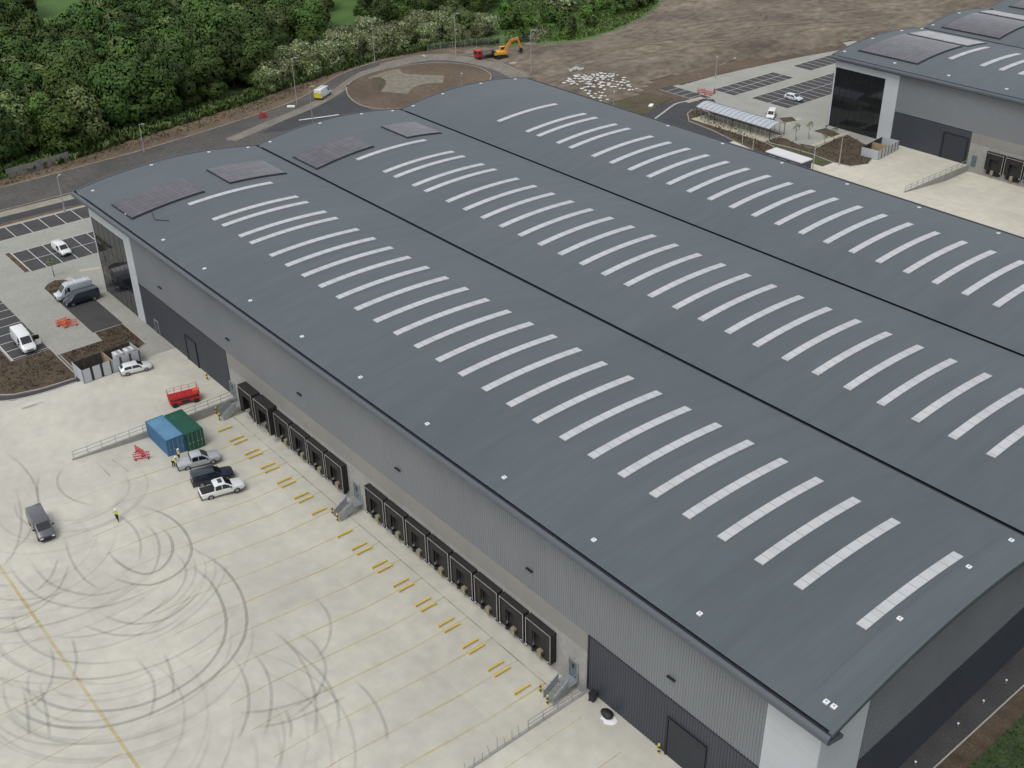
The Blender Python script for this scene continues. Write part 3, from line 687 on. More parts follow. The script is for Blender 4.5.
for x in (24.5,45,63.3,84,106,124.5):
    if fl is None: fl = wl.build('floodlight', None, wh); fl.location = (x,0,0)
    else: cpart(fl, wh, (x,0,0))
# dock shelters: frame with curtain, white edge strip, door behind, bumpers and leveller
def shelter(par, deep=.78, w=3.8, top=3.9, yw=YW, base=.12):
    mb = MB(); h = w/2; y0 = yw-deep
    mb.box(-h,h,y0,yw,top-.28,top).box(-h,-h+.24,y0,yw,base,top-.28).box(h-.24,h,y0,yw,base,top-.28)
    s = mb.build('dock_shelter', 'rubber', par, bevel=.05)
    mb = MB().box(-h+.24,-h+.95,y0+.08,y0+.14,base+.15,top-.28).box(h-.95,h-.24,y0+.08,y0+.14,base+.15,top-.28).box(-h+.95,h-.95,y0+.075,y0+.135,top-1.25,top-.28)
    mb.build('curtain', 'rubber', s)
    mb = MB().box(-h+.05,-h+.11,y0-.015,y0-.003,base+.05,top-.1).box(h-.11,h-.05,y0-.015,y0-.003,base+.05,top-.1).box(-h+.11,h-.11,y0-.015,y0-.003,top-.16,top-.1)
    mb.build('edge_strip', 'shelter_edge', s)
    MB().box(-1.35,1.35,yw-.08,yw-.02,.05,3.2).build('dock_door', 'dockdark', s)
    for sx in (-1,1):
        MB().box(sx*1.25-.14,sx*1.25+.14,yw-.42,yw-.03,-.55,.02).build('bumper', 'black', s)
        MB().use('black').box(sx*1.62-.12,sx*1.62+.12,y0-.06,y0-.018,.18,.55).use('ventwhite').box(sx*1.62-.06,sx*1.62+.06,y0-.075,y0-.062,.3,.45).build('dock_light', None, s)
    mb = MB().use('buff').box(-.5,.1,yw-.5,yw-.03,-.55,.3).use('black').box(-1.05,-.52,yw-.5,yw-.03,-.12,.02).box(.12,1.05,yw-.5,yw-.03,-.12,.02).box(-1.05,1.05,yw-.12,yw-.031,-.74,-.14)
    mb.build('leveller', None, s)
    return s
sh = shelter(wh); first = True
shd = shelter(wh, deep=1.35, top=4.35, base=.3)
for i, x in enumerate([d+2.04 for d in DOCKS[:-1]] + [d+2.035 for d in DOCKS2[:-1]]):
    if i < 2:
        if i == 0: shd.location = (x-.2,0,0)
        else: cpart(shd, wh, (x,0,0))
    elif first: sh.location = (x,0,0); first = False
    else: cpart(sh, wh, (x,0,0))

# the second warehouse
H2 = 15.3; Y2 = 155.2; B2 = [(154.3,188.1),(188.1,215.3),(215.3,246)]; X2 = 26.1; X2E = 240
w2 = thing('warehouse', 'second grey warehouse beyond the long glazed canopy, with tall black glazing in a pale frame', 'warehouse', (26.5,155.2,0))
def off(o): o.location = Vector(o.location)-Vector((26.5,155.2,0)); return o
for a, b in B2: off(roof_bay(w2, X2, X2E, a, b, H2))
mb = MB()
for a, b in B2[:2]: mb.box(X2+.1, X2E, b-.26, b+.26, H2-.35, H2-.12)
mb.box(X2+.1, X2E, 154.16, 154.56, H2-.35, H2-.1); off(mb.build('gutter', 'gutter', w2))
mb = MB(); mb.profile_x([(y+154.3, z-H+H2) for y, z in pe], X2-.1, X2E); off(mb.build('eave_trim', 'eave', w2))
mb = MB()
for a, b in B2: mb = MB(); arc_strip(mb, X2-.2, X2, a+.02, b-.02, a, b, H2, -.45, .08, 24); off(mb.build('verge_trim', 'roof', w2))
for x0, x1, ya, yb, bi in ((29.6,43.6,158.8,174.8,0),(29.6,43.6,190.2,203.5,1),(29.6,44,219,230,2)):
    mb = MB(); arc_strip(mb, x0, x1, ya, yb, *B2[bi], H2, .12, .22, 10); off(mb.build('solar_array', 'solar', w2))
    mb = MB(); arc_strip(mb, x0-.3, x1+.3, ya-.3, yb+.2, *B2[bi], H2, .03, .10, 10); off(mb.build('solar_array_frame', 'gutter', w2))
for x0, x1, ya, yb, bi in ((30.2,44.2,176.2,183.4,0),(29.6,44.5,205.6,211.8,1)):
    mb = MB(); arc_strip(mb, x0, x1, ya, yb, *B2[bi], H2, .10, .25, 8); off(mb.build('roof_plant_deck', 'deck', w2))
    mb = MB(); arc_strip(mb, x0-.3, x1+.3, ya-.25, yb+.2, *B2[bi], H2, .03, .09, 8); off(mb.build('deck_edge', 'gutter', w2))
for (a, b), (ya, yb) in zip(B2, ((164.9,179.2),(196.5,208.5),(224,237))):
    mb = MB(); arc_strip(mb, -.55, .55, ya, yb, a, b, H2, -.02, .13, 16); p = None
    for x in [47.2,54.3,58.4,62.5,66.6,70.7,74.8,78.9,83]:
        if p is None: p = mb.build('rooflight', 'skylight', w2); p.location = (x-26.5,-155.2,0)
        else: cpart(p, w2, (x-26.5,-155.2,0))
mb = MB().use('ventwhite').box(-.24,.24,-.24,.24,-.1,.12).use('galv').box(-.09,.09,-.09,.09,.12,.16); v2 = None
for x, y in [(27.2+12.4*i,157) for i in range(5)] + [(27,167),(27,178),(27,186),(27,190.5),(27,201)]:
    a, b = [q for q in B2 if q[0] <= y <= q[1]][0]; loc = (x-26.5, y-155.2, H2+arc(y,a,b))
    if v2 is None: v2 = mb.build('roof_vent', None, w2); v2.location = loc
    else: cpart(v2, w2, loc)
mb = MB(); corr(mb, 42.5, X2E, 6.7, H2-1.2, Y2); off(mb.build('upper_cladding', 'cladding', w2, fixn=False))
mb = MB(); corr(mb, 42.5, 60.2, 0, 6.6, Y2, pitch=.32); off(mb.build('lower_cladding', 'darkclad', w2, fixn=False))
mb = MB().box(60.25,X2E,Y2,Y2+.3,-1.5,4.6); off(mb.build('dock_wall', 'dado', w2))
mb = MB().box(60.25,X2E,Y2-.03,Y2+.2,4.63,6.68); off(mb.build('panel_band', 'band', w2))
mb = MB().box(39.2,42.45,Y2-.06,Y2+.3,0,H2-1.22).box(26.9,39.2,Y2-.06,Y2+.3,12.75,H2-1.22).box(26.6,26.9,Y2-.06,Y2+.3,0,H2-1.22)
off(mb.build('corner_panel', 'whiteclad', w2))
mb = MB().box(26.9,39.2,Y2+.02,Y2+.12,.05,12.73); g = off(mb.build('glazing', 'glass', w2))
mb = MB()
for i in range(9): mb.box(26.9+12.3*i/8-.03,26.9+12.3*i/8+.03,Y2-.02,Y2+.019,0,12.73)
for z in (2.1,4.2,6.4,8.5,10.7): mb.box(26.9,39.2,Y2-.018,Y2+.018,z-.03,z+.03)
mb.build('glazing_bars', 'mullion', g)
mb = MB().box(26.6,26.8,Y2+.3,188,0,H2+.4).box(26.6,26.8,188.2,246,0,H2+.4); off(mb.build('gable_cladding', 'cladding', w2))
mb = MB().box(54.5,59.5,Y2-.12,Y2-.065,0,5.1); d = off(mb.build('roller_door', 'doorgrey', w2))
MB().box(54.2,54.48,Y2-.2,Y2-.04,0,5.3).box(59.52,59.8,Y2-.2,Y2-.04,0,5.3).box(54.48,59.52,Y2-.2,Y2-.04,5.12,5.32).build('door_frame', 'mullion', d)
mb = MB().use('steeldoor').box(61.2,62.2,Y2-.1,Y2-.005,.02,2.2); off(mb.build('personnel_door', None, w2))
s2 = shelter(w2); s2.location = (66.2-26.5, -YW, 0)
for i in range(1,9): cpart(s2, w2, (66.2+4.1*i-26.5, -YW, 0))
# ------------------------------------------------------------------ VEHICLES
def sect(st, x):
    """interpolated section (half widths and heights) of a loft at x"""
    if x <= st[0][0]: return st[0][1:]
    for a, b in zip(st, st[1:]):
        if a[0] <= x <= b[0]:
            t = (x-a[0])/max(1e-6, b[0]-a[0]); return tuple(p+(q-p)*t for p, q in zip(a[1:], b[1:]))
    return st[-1][1:]
# station: x, half width at sill, z sill, half width at belt, z belt, half width at top, z top
def nudge(x, y, dx, dy):
    px, py = PXY((x,y,0)); g = G(px+dx, py+dy); return (g.x, g.y)
def PXY(p):
    d = Vector(p)-CP; z = d.dot(FW); return (512+FPX*d.dot(RT)/z, 384-FPX*d.dot(UP)/z)
def vehicle(name, label, st, paintm, side=(), screens=(), wheels=(1.3,-1.3), wr=.34, track=None, loc=(0,0,0), rz=0, group=None, lower='black', extra=None, cat='car', lights=True, mirror=None, tail_z=None):
    t = thing(name, label, cat, loc, rz, group)
    mb = MB(); n = len(st); vs = []
    for x, wb, zb, wm, zm, wt, zt in st:
        half = [(wb-.06, zb), (wb, zb+.12), (wm, (zb+zm)*.52), (wm-.015, zm), (wt, zt-.05), (wt-.09, zt)]
        vs += [(x,-y,z) for y, z in half] + [(x,y,z) for y, z in reversed(half)]
    K = 12
    fs = [(i*K+k, i*K+(k+1)%K, (i+1)*K+(k+1)%K, (i+1)*K+k) for i in range(n-1) for k in range(K)]
    fs += [tuple(range(K)), tuple(reversed(range((n-1)*K, n*K)))]
    mb.add(vs, fs); body = mb.build('body', paintm, t, bevel=.03)
    for p in body.data.polygons: p.use_smooth = True
    try: body.data.set_sharp_from_angle(angle=math.radians(32))
    except Exception: pass
    for xa, xb, lo, hi in side:
        for sgn in (-1, 1):
            mb = MB(); k = 6; vv = []
            for i in range(k+1):
                x = xa+(xb-xa)*i/k; wb, zb, wm, zm, wt, zt = sect(st, x)
                for f in (lo, hi):
                    z = zm+(zt-.05-zm)*f; y = (wm-.015)+(wt-wm+.015)*f
                    vv += [(x, sgn*(y+.012), z), (x, sgn*(y-.02), z)]
            ff = []
            for i in range(k):
                a = 4*i; b = a+4
                ff += [(a,b,b+2,a+2), (a+1,a+3,b+3,b+1), (a,a+1,b+1,b), (a+2,b+2,b+3,a+3)]
            ff += [(0,2,3,1), (4*k,4*k+1,4*k+3,4*k+2)]
            mb.add(vv, ff); mb.build('side_window', 'carglass', t)
    for nm, xa, xb, f in screens:
        sa, sb = sect(st, xa), sect(st, xb); mb = MB()
        A = (xa, sa[4]-.13, sa[5]); B = (xb, sb[4]-.13, sb[5])
        d = Vector((B[0]-A[0], 0, B[2]-A[2])); nv = Vector((-d.z, 0, d.x)).normalized()
        if nv.z < 0: nv = -nv
        A0 = Vector((A[0],0,A[2]))+d*f; B0 = Vector((B[0],0,B[2]))-d*f
        vv = []
        for c, w_ in ((A0, A[1]), (B0, B[1])):
            for o_ in (-.02, .014):
                for s_ in (-1, 1): vv.append((c.x+nv.x*o_, s_*w_, c.z+nv.z*o_))
        mb.add(vv, [(0,1,5,4),(2,6,7,3),(0,2,3,1),(4,5,7,6),(0,4,6,2),(1,3,7,5)]); mb.build(nm, 'carglass', t)
    for wx in wheels:
        for sgn in (-1, 1):
            y = track or sect(st, wx)[2]-.02
            mb = MB(); mb.bar((wx,sgn*(y-.2),wr), (wx,sgn*(y+.02),wr), wr, 18); wh_ = mb.build('wheel', 'tyre', t)
            mb = MB(); mb.bar((wx,sgn*(y+.015),wr), (wx,sgn*(y+.035),wr), wr*.62, 14); mb.build('rim', 'rim', wh_)
    if lights:
        x1 = st[-1][0]; x0 = st[0][0]; f = st[-1]; r = st[0]
        for sgn in (-1, 1):
            mb = MB().box(x1-.16, x1+.02, sgn*(f[3]-.36) if sgn > 0 else -(f[3]-.06), (f[3]-.06) if sgn > 0 else -(f[3]-.36), f[4]-.22, f[4]-.06); mb.build('headlight', 'lens_white', t)
            zt = tail_z or r[4]
            mb = MB().box(x0-.02, x0+.06, sgn*(r[3]-.22) if sgn > 0 else -(r[3]-.03), (r[3]-.03) if sgn > 0 else -(r[3]-.22), zt-.38, zt-.08); mb.build('tail_light', 'lens_red', t)
        mb = MB().box(x1-.1, x1+.03, -f[3]+.42, f[3]-.42, f[4]-.26, f[4]-.1); mb.build('grille', 'black', t)
        for nm, xx, w_ in (('front_bumper', x1, f[3]), ('rear_bumper', x0, r[3])):
            MB().box(xx-.07, xx+.05, -w_+.03, w_-.03, .3, .5).build(nm, lower, t, bevel=.02)
    if mirror:
        for sgn in (-1, 1):
            s_ = sect(st, mirror); y = s_[2]
            mb = MB().box(mirror-.07, mirror+.07, min(sgn*y, sgn*(y+.2)), max(sgn*y, sgn*(y+.2)), s_[3]+.02, s_[3]+.22); mb.build('door_mirror', 'black', t, bevel=.03)
    if extra: extra(t)
    return t
PICKUP = [(-2.62,.84,.45,.90,.98,.86,1.02),(-2.55,.86,.36,.92,1.02,.89,1.06),(-1.0,.88,.32,.93,1.02,.90,1.06),(-.93,.88,.32,.93,1.04,.80,1.70),(-.6,.88,.32,.93,1.04,.78,1.80),(.35,.88,.32,.93,1.03,.78,1.80),(1.25,.88,.32,.93,1.02,.84,1.14),(2.3,.86,.34,.90,.96,.80,1.04),(2.62,.78,.4,.82,.82,.72,.88)]
def bed_cover(m):
    def f(t):
        MB().box(-2.5,-1.02,-.78,.78,1.04,1.09).build('bed_cover', m, t, bevel=.02)
        MB().box(-2.3,-.4,-.8,-.74,1.10,1.16).build('bed_rail', 'black', t) if m == 'black' else None
        MB().box(-1.05,-.95,-.70,.70,1.2,1.62).build('rear_window', 'carglass', t)
    return f
def white_roof(t):
    bed_cover('black')(t); MB().box(-.35,.15,-.45,.45,1.80,1.825).build('sunroof', 'carglass', t)
vehicle('pickup_truck', 'silver double cab pickup with its front towards the docks beside the blue container', PICKUP, 'psilver', [(-.85,-.1,.1,.86),(-.02,.85,.1,.84)], [('windscreen',.35,1.25,.06)], (1.62,-1.55), .38, None, (54.25,-9.1,pitz(54.25,-9.1)), math.radians(77), 'pickups parked in the dock yard', extra=bed_cover('psilver'), cat='pickup', mirror=.95)
vehicle('pickup_truck', 'white double cab pickup with an open black load bed and dark roof panel', PICKUP, 'pwhite', [(-.85,-.1,.1,.86),(-.02,.85,.1,.84)], [('windscreen',.35,1.25,.06)], (1.62,-1.55), .38, None, (*nudge(61.0,-9.9,4,2.5),pitz(61.5,-10.2)), math.radians(78), 'pickups parked in the dock yard', extra=white_roof, cat='pickup', mirror=.95)
NAVY = [(-2.5,.84,.4,.92,1.05,.80,1.72),(-2.3,.88,.32,.93,1.08,.80,1.82),(.2,.88,.32,.93,1.04,.79,1.82),(1.1,.88,.32,.93,1.02,.84,1.12),(2.15,.86,.34,.90,.96,.80,1.03),(2.5,.78,.4,.82,.82,.72,.88)]
vehicle('pickup_truck', 'dark navy pickup with a long canopy over its bed, between the silver and white pickups', NAVY, 'pnavy', [(-2.2,-.9,.12,.84),(-.8,.0,.12,.84),(.06,.75,.1,.82)], [('windscreen',.2,1.1,.06)], (1.55,-1.5), .38, None, (*nudge(57.6,-9.0,1,5),pitz(58,-9.4)), math.radians(76), 'pickups parked in the dock yard', cat='pickup', mirror=.85)
MIDVAN = [(-2.65,.9,.35,.97,1.15,.84,1.88),(-2.5,.92,.3,.99,1.15,.86,1.96),(.7,.92,.3,.99,1.15,.84,1.97),(1.15,.92,.3,.99,1.14,.82,1.86),(1.95,.92,.3,.97,1.08,.84,1.2),(2.5,.88,.34,.92,.92,.78,.98),(2.65,.8,.4,.85,.78,.74,.84)]
vehicle('parked_van', 'dark grey panel van standing alone on the concrete yard', MIDVAN, 'pgrey', [(.15,.95,.12,.8),(1.02,1.5,.1,.7)], [('windscreen',1.15,1.95,.05)], (1.75,-1.65), .35, None, (56.0,-29.3,0), math.radians(-5), cat='van', mirror=1.3, tail_z=1.4)
CAR = [(-2.15,.80,.4,.86,.82,.72,.92),(-2.05,.84,.3,.89,.93,.66,1.08),(-1.65,.85,.26,.90,.93,.64,1.40),(-1.2,.85,.25,.90,.92,.64,1.46),(.2,.85,.25,.90,.90,.64,1.45),(1.05,.85,.25,.89,.88,.76,.98),(1.9,.82,.28,.86,.76,.70,.84),(2.15,.72,.35,.76,.62,.62,.68)]
vehicle('parked_car', 'white hatchback parked at the corner of the yard beside the bin enclosure', CAR, 'pwhite', [(-1.6,-.6,.14,.84),(-.5,.55,.12,.84)], [('windscreen',.2,1.05,.06),('rear_window',-2.05,-1.65,.1)], (1.3,-1.3), .32, None, (*nudge(27.6,-5.8,2.5,3),0), math.radians(79), cat='car', mirror=.6)
vehicle('parked_car', 'pale blue white car in the far car park beside the black glazing', CAR, 'pice', [(-1.6,-.6,.14,.84),(-.5,.55,.12,.84)], [('windscreen',.2,1.05,.06),('rear_window',-2.05,-1.65,.1)], (1.3,-1.3), .32, None, (10.3,164.0,0), math.radians(5), cat='car', mirror=.6)
SMALLVAN = [(-2.2,.8,.35,.88,1.05,.76,1.72),(-2.05,.84,.3,.90,1.05,.77,1.80),(.4,.84,.3,.90,1.02,.74,1.80),(.7,.84,.3,.90,1.0,.72,1.72),(1.45,.84,.3,.88,.98,.78,1.08),(2.05,.8,.33,.84,.82,.70,.90),(2.2,.72,.4,.76,.7,.64,.76)]
sp = G(61.5,252)
vehicle('parked_van', 'small white van parked in the double row of bays beside the black glazing', SMALLVAN, 'pwhite', [(-.1,.9,.12,.8)], [('windscreen',.7,1.45,.05)], (1.4,-1.35), .31, None, (-18.6,1.6,0), math.radians(3), cat='van', mirror=.9, tail_z=1.3)
BIGVAN = [(-2.9,.92,.4,1.0,1.3,.86,2.35),(-2.75,.95,.32,1.02,1.3,.88,2.46),(1.0,.95,.32,1.02,1.3,.86,2.48),(1.35,.95,.32,1.02,1.3,.82,2.32),(2.1,.95,.32,1.0,1.2,.86,1.36),(2.72,.9,.36,.95,1.0,.8,1.06),(2.9,.82,.42,.86,.85,.76,.9)]
def open_door(t):
    mb = MB(); mb.use('pwhite').box(1.45,1.52,1.05,2.0,.5,1.35).use('carglass').box(1.46,1.51,1.08,1.92,1.37,2.05); mb.build('open_door', None, t)
vehicle('parked_van', 'tall white van with its cab door open, in the bays above the large mulch bed', BIGVAN, 'pwhite', [(.7,1.5,.1,.72)], [('windscreen',1.35,2.1,.05)], (1.9,-1.8), .36, None, (*nudge(9.2,-15,2,5),0), math.radians(-2), cat='van', extra=open_door, mirror=1.6, tail_z=1.6)
def ladders(t):
    mb = MB()
    for y in (.35,.75):
        mb.bar((-2.5,y,2.6),(1.0,y,2.6),.035,5)
    for i in range(10): mb.bar((-2.4+.36*i,.35,2.6),(-2.4+.36*i,.75,2.6),.022,4)
    for x in (-2,-.5,.8): mb.box(x-.03,x+.03,-.85,.85,2.49,2.54)
    mb.build('roof_rack', 'ventwhite', t)
    MB().box(.2,2.2,-.2,1.03,1.31,1.33) if 0 else None
vehicle('parked_van', 'grey sided van with a white nose and a roof ladder, next to the navy van', BIGVAN, 'pdusty', [(.7,1.5,.1,.72)], [('windscreen',1.35,2.1,.05)], (1.9,-1.8), .36, None, (-.6,-3.3,0), math.radians(-93), cat='van', extra=lambda t: (ladders(t), MB().box(2.25,2.94,-.78,.78,.86,1.12).build('bonnet', 'pwhite', t, bevel=.06)), mirror=1.6, tail_z=1.6)
vehicle('parked_van', 'dark navy van parked closest to the black glazing, beside the van with the ladder', MIDVAN, 'pnavy', [(-1.9,-.9,.12,.8),(-.8,.05,.12,.8),(.15,.95,.12,.8)], [('windscreen',1.15,1.95,.05)], (1.75,-1.65), .36, None, (2.1,-3.1,0), math.radians(-91), cat='van', mirror=1.3, tail_z=1.4)
def chevrons(t): MB().box(-2.96,-2.91,-.9,.9,.5,1.75).build('rear_marking', 'hivisy', t)
vehicle('road_van', 'white van with a yellow back driving along the ring road towards the roundabout', BIGVAN, 'pwhite', [(.7,1.5,.1,.72)], [('windscreen',1.35,2.1,.05)], (1.9,-1.8), .36, None, (-66.6,83.6,-.01), math.radians(123), cat='van', extra=chevrons, mirror=1.6, tail_z=1.6)
vehicle('parked_van', 'white van seen beyond the long glazed canopy', SMALLVAN, 'pwhite', [(-.1,.9,.12,.8)], [('windscreen',.7,1.45,.05)], (1.4,-1.35), .31, None, (G(771,117.5).x,G(771,117.5).y,-.02), math.radians(-60), cat='van', mirror=.9, tail_z=1.3)
# red scissor lift, lowered
t = thing('scissor_lift', 'red scissor lift with a lowered railed platform on the upper yard', 'lift', (40.9,-4.4,0), math.radians(78)); t.scale = (1,1,.8)
MB().box(-2.0,2.0,-.85,.85,.45,1.05).build('chassis', 'red', t, bevel=.05)
MB().box(-.5,.6,-.88,-.851,.55,.98).build('control_panel', 'black', t)
mb = MB()
for k in range(4):
    z = 1.08+.1*k; mb.sweepbox((-1.7,-.5,z),(1.7,-.5,z+.08),.08,.06); mb.sweepbox((-1.7,.5,z+.08),(1.7,.5,z),.08,.06)
mb.build('scissor_arms', 'galv', t)
MB().box(-2.05,2.05,-.85,.85,1.5,1.6).build('platform', 'red', t)
mb = MB()
for y in (-.82,.82):
    for z in (2.1,2.6): mb.bar((-2,y,z),(2,y,z),.03,5)
    for i in range(5): mb.bar((-2+i,y,1.6),(-2+i,y,2.6),.03,5)
for x in (-2,2):
    for z in (2.1,2.6): mb.bar((x,-.82,z),(x,.82,z),.03,5)
mb.build('guard_rail', 'red', t)
for x in (-1.4,1.4):
    for y in (-.85,.85):
        MB().bar((x,y-.14,.4),(x,y+.14,.4),.4,16).build('wheel', 'tyre', t)
MB().box(1.3,1.9,-.5,.3,1.6,2.1).build('tool_box', 'orange', t)
# red lorry and yellow excavator by the roundabout
g = G(484,58); t = thing('tipper_lorry', 'red cabbed lorry with a grey bed standing beside the roundabout', 'lorry', (g.x,g.y,max(.0,earth_z(g.x,g.y))), math.radians(-95)); t.scale = (.85,)*3
MB().box(1.4,3.1,-1.15,1.15,.6,2.7).build('cab', 'red', t, bevel=.12)
MB().box(3.06,3.13,-1.0,1.0,1.6,2.45).build('windscreen', 'carglass', t); MB().box(1.9,2.7,-1.17,1.17,1.6,2.35).build('side_window', 'carglass', t)
MB().box(-4.2,1.3,-1.1,1.1,.75,1.0).build('chassis', 'black', t)
MB().box(-4.2,1.2,-1.2,1.2,1.0,1.15).box(-4.2,1.2,-1.2,-1.1,1.15,1.7).box(-4.2,1.2,1.1,1.2,1.15,1.7).box(1.1,1.2,-1.1,1.1,1.15,1.9).build('load_bed', 'wood', t)
for x in (2.3,-1.6,-3):
    for s in (-1,1): MB().bar((x,s*.8,.5),(x,s*1.15,.5),.5,14).build('wheel', 'tyre', t)
g = G(501,58); t = thing('excavator', 'yellow tracked excavator with its orange boom raised over the bare earth', 'excavator', (g.x,g.y,max(.05,earth_z(g.x,g.y))), math.radians(70)); t.scale = (.85,)*3
for s in (-1,1):
    mb = MB(); prof = [(-2.0,.45),(-1.8,.12),(-1.4,0),(1.4,0),(1.8,.12),(2.0,.45),(1.8,.78),(1.4,.9),(-1.4,.9),(-1.8,.78)]
    mb.profile_y(prof, s*1.25-.3, s*1.25+.3); mb.build('track', 'black', t)
MB().box(-1.1,1.1,-.9,.9,.5,1.1).build('undercarriage', 'black', t)
MB().box(-2.6,1.5,-1.4,1.4,1.1,2.1).build('engine_house', 'machine_yellow', t, bevel=.15)
MB().box(-2.65,-1.8,-1.35,1.35,1.2,2.35).build('counterweight', 'black', t, bevel=.15)
c = MB().box(-.1,1.6,.4,1.4,2.1,3.2).build('cab', 'machine_yellow', t, bevel=.1); MB().box(.1,1.63,.37,1.43,2.3,3.0).build('cab_glass', 'carglass', c)
mb = MB()
for a, b, w_, h_ in (((1.2,-.2,1.9),(3.2,-.2,4.9),.5,.8),((3.2,-.2,4.9),(5.6,-.2,5.5),.5,.7)): mb.sweepbox(a,b,w_,h_)
mb.build('boom', 'boom', t); mb = MB(); mb.sweepbox((5.3,-.2,5.8),(6.6,-.2,2.4),.4,.55); mb.build('dipper_arm', 'boom', t)
mb = MB(); mb.profile_y([(6.3,2.5),(6.9,2.4),(7.0,1.4),(6.2,1.0),(5.6,1.3),(5.7,1.6),(6.2,1.5)], -.8,.4); mb.build('bucket', 'black', t)
# ------------------------------------------------------------------ CONTAINERS
def container(label, m, loc, rz, roofm):
    t = thing('shipping_container', label, 'container', loc, rz, 'shipping containers in the dock yard')
    L, W, Hc = 6.06, 2.44, 2.6; mb = MB(); n = 22
    prof = []
    for i in range(n):
        b = -L/2+.1+(L-.2)*i/n; p = (L-.2)/n; prof += [(b,0),(b+.2*p,.045),(b+.5*p,.045),(b+.7*p,0)]
    prof.append((L/2-.1,0))
    for s in (-1,1):
        vs = []
        for x, e in prof:
            for z in (.15, Hc-.1): vs.append((x, s*(W/2-.01-e), z))
        mb.add(vs, [(2*i,2*i+2,2*i+3,2*i+1) for i in range(len(prof)-1)])
    mb.box(-L/2+.02,-L/2+.08,-W/2+.1,W/2-.1,.15,Hc-.1)
    mb.build('corrugated_sides', m, t)
    mb = MB()
    for x in (-L/2,L/2-.12):
        for y in (-W/2,W/2-.12): mb.box(x,x+.12,y,y+.12,0,Hc)
    for y in (-W/2,W/2-.1):
        for z in (.02,Hc-.12): mb.box(-L/2+.12,L/2-.12,y,y+.1,z,z+.12)
    for x in (-L/2,L/2-.1):
        for z in (.02,Hc-.12): mb.box(x,x+.1,-W/2+.12,W/2-.12,z,z+.12)
    mb.build('frame', m, t)
    mb = MB()
    for i in range(16):
        x = -L/2+.12+(L-.24)*i/16; w_ = (L-.24)/16; mb.box(x,x+w_*.55,-W/2+.12,W/2-.12,Hc-.10,Hc-.03); mb.box(x+w_*.55,x+w_,-W/2+.12,W/2-.12,Hc-.10,Hc-.055)
    mb.build('roof', roofm, t)
    for s in (0,1):
        d = MB().box(L/2-.07,L/2-.02,(-W/2+.13) if s == 0 else .01,-.01 if s == 0 else W/2-.13,.16,Hc-.14).build('door', m, t)
        mb = MB()
        for q in (.32,.85):
            y = (-q) if s == 0 else q; mb.bar((L/2+.01,y,.16),(L/2+.01,y,Hc-.16),.022,6)
            mb.box(L/2-.015,L/2+.05,y-.1,y+.18,1.05,1.1)
        mb.build('locking_bar', 'galv', d)
    return t
z = pitz(48,-9)
container('blue shipping container standing on the outer side, away from the warehouse wall', 'boxblue', (*nudge(48.05,-10.1,-2.5,-1.5),z), 0, 'boxbluelit')
container('dark green shipping container tight against the blue one', 'boxgreen', (*nudge(48.35,-7.62,-2.5,-1.5),z+.02), 0, 'boxgreen')
# ------------------------------------------------------------------ YARD FURNITURE
def retaining_wall(x, label, rail_from, rail_to):
    t = thing('retaining_wall', label, 'wall', (x,0,0))
    mb = MB(); ys = [-21.3+1.0*i for i in range(23)]+[1.3]
    vs = []
    for y in ys:
        for dx, zz in ((-.13,-1.5),(-.13,.14),(.13,.14),(.13,-1.5)): vs.append((dx,y,zz))
    fs = [(4*i+k,4*i+k+1,4*i+k+5,4*i+k+4) for i in range(len(ys)-1) for k in range(3)]+[(0,1,2,3)]
    mb.add(vs, fs); mb.build('wall', 'dado', t); return t
w1 = retaining_wall(44.5, 'low concrete ramp wall with a steel handrail, running out from beside the containers', 0, 0)
def handrail(x, y0, y1, label, n, z0=.14, h=1.05):
    t = thing('handrail', label, 'handrail', (x,0,0))
    for zz in (.55, h): MB().bar((0,y0,z0+zz),(0,y1,z0+zz),.04,6).build('rail', 'galv', t)
    for i in range(n):
        y = y0+(y1-y0)*i/(n-1); MB().bar((0,y,z0),(0,y,z0+h),.04,6).build('post', 'galv', t)
    return t
handrail(44.5, -21.1, 1.0, 'long two rail steel handrail on the ramp wall behind the containers', 13)
retaining_wall(114.5, 'pale ramp wall with loose posts at the near end of the docks', 0, 0)
handrail(114.5, -6.2, 1.0, 'short steel handrail on the ramp wall at the near end of the docks', 5)
rr = random.Random(3)
for i, y in enumerate([-7.3,-8.1,-8.9,-9.8,-10.7,-11.6,-12.5,-13.4]):
    t = MB().bar((0,0,0),(rr.uniform(-.25,.25),rr.uniform(-.25,.25),1.15),.035,6).use('galv').build('loose_post', 'galv')
    t.location = (114.5,y,.14); tag(t, 'thin steel post standing without a rail on the near ramp wall', 'post', 'loose posts on the near ramp wall')
retaining_wall_b = thing('retaining_wall', 'ramp wall with handrail in the second warehouse\'s yard', 'wall', (60.8,133,0))
mb = MB().box(-.13,.13,0,22,-1.6,.14); mb.build('wall', 'dado', retaining_wall_b)
t = thing('handrail', 'long steel handrail on the second warehouse\'s ramp wall', 'handrail', (60.8,133,.14))
for zz in (.55,1.05): MB().bar((0,.2,zz),(0,21.8,zz),.045,6).build('rail', 'galv', t)
for i in range(12): MB().bar((0,.2+1.96*i,0),(0,.2+1.96*i,1.05),.045,6).build('post', 'galv', t)
ORD = 'first second third fourth fifth sixth seventh eighth ninth tenth eleventh twelfth thirteenth fourteenth fifteenth sixteenth seventeenth eighteenth nineteenth twentieth'.split()
def wheel_guide(x, label):
    t = thing('wheel_guide', label, 'guide bar', (x,0,pitz(x,-2.8)), 0, 'yellow wheel guides before the docks')
    z0 = .0
    MB().bar((0,-3.75,.25),(0,-1.85,.25),.105,8).build('bar', 'yellow', t)
    for y in (-3.7,-1.9): MB().bar((0,y,-.02),(0,y,.26),.1,8).build('foot', 'yellow', t)
    return t
k = 0
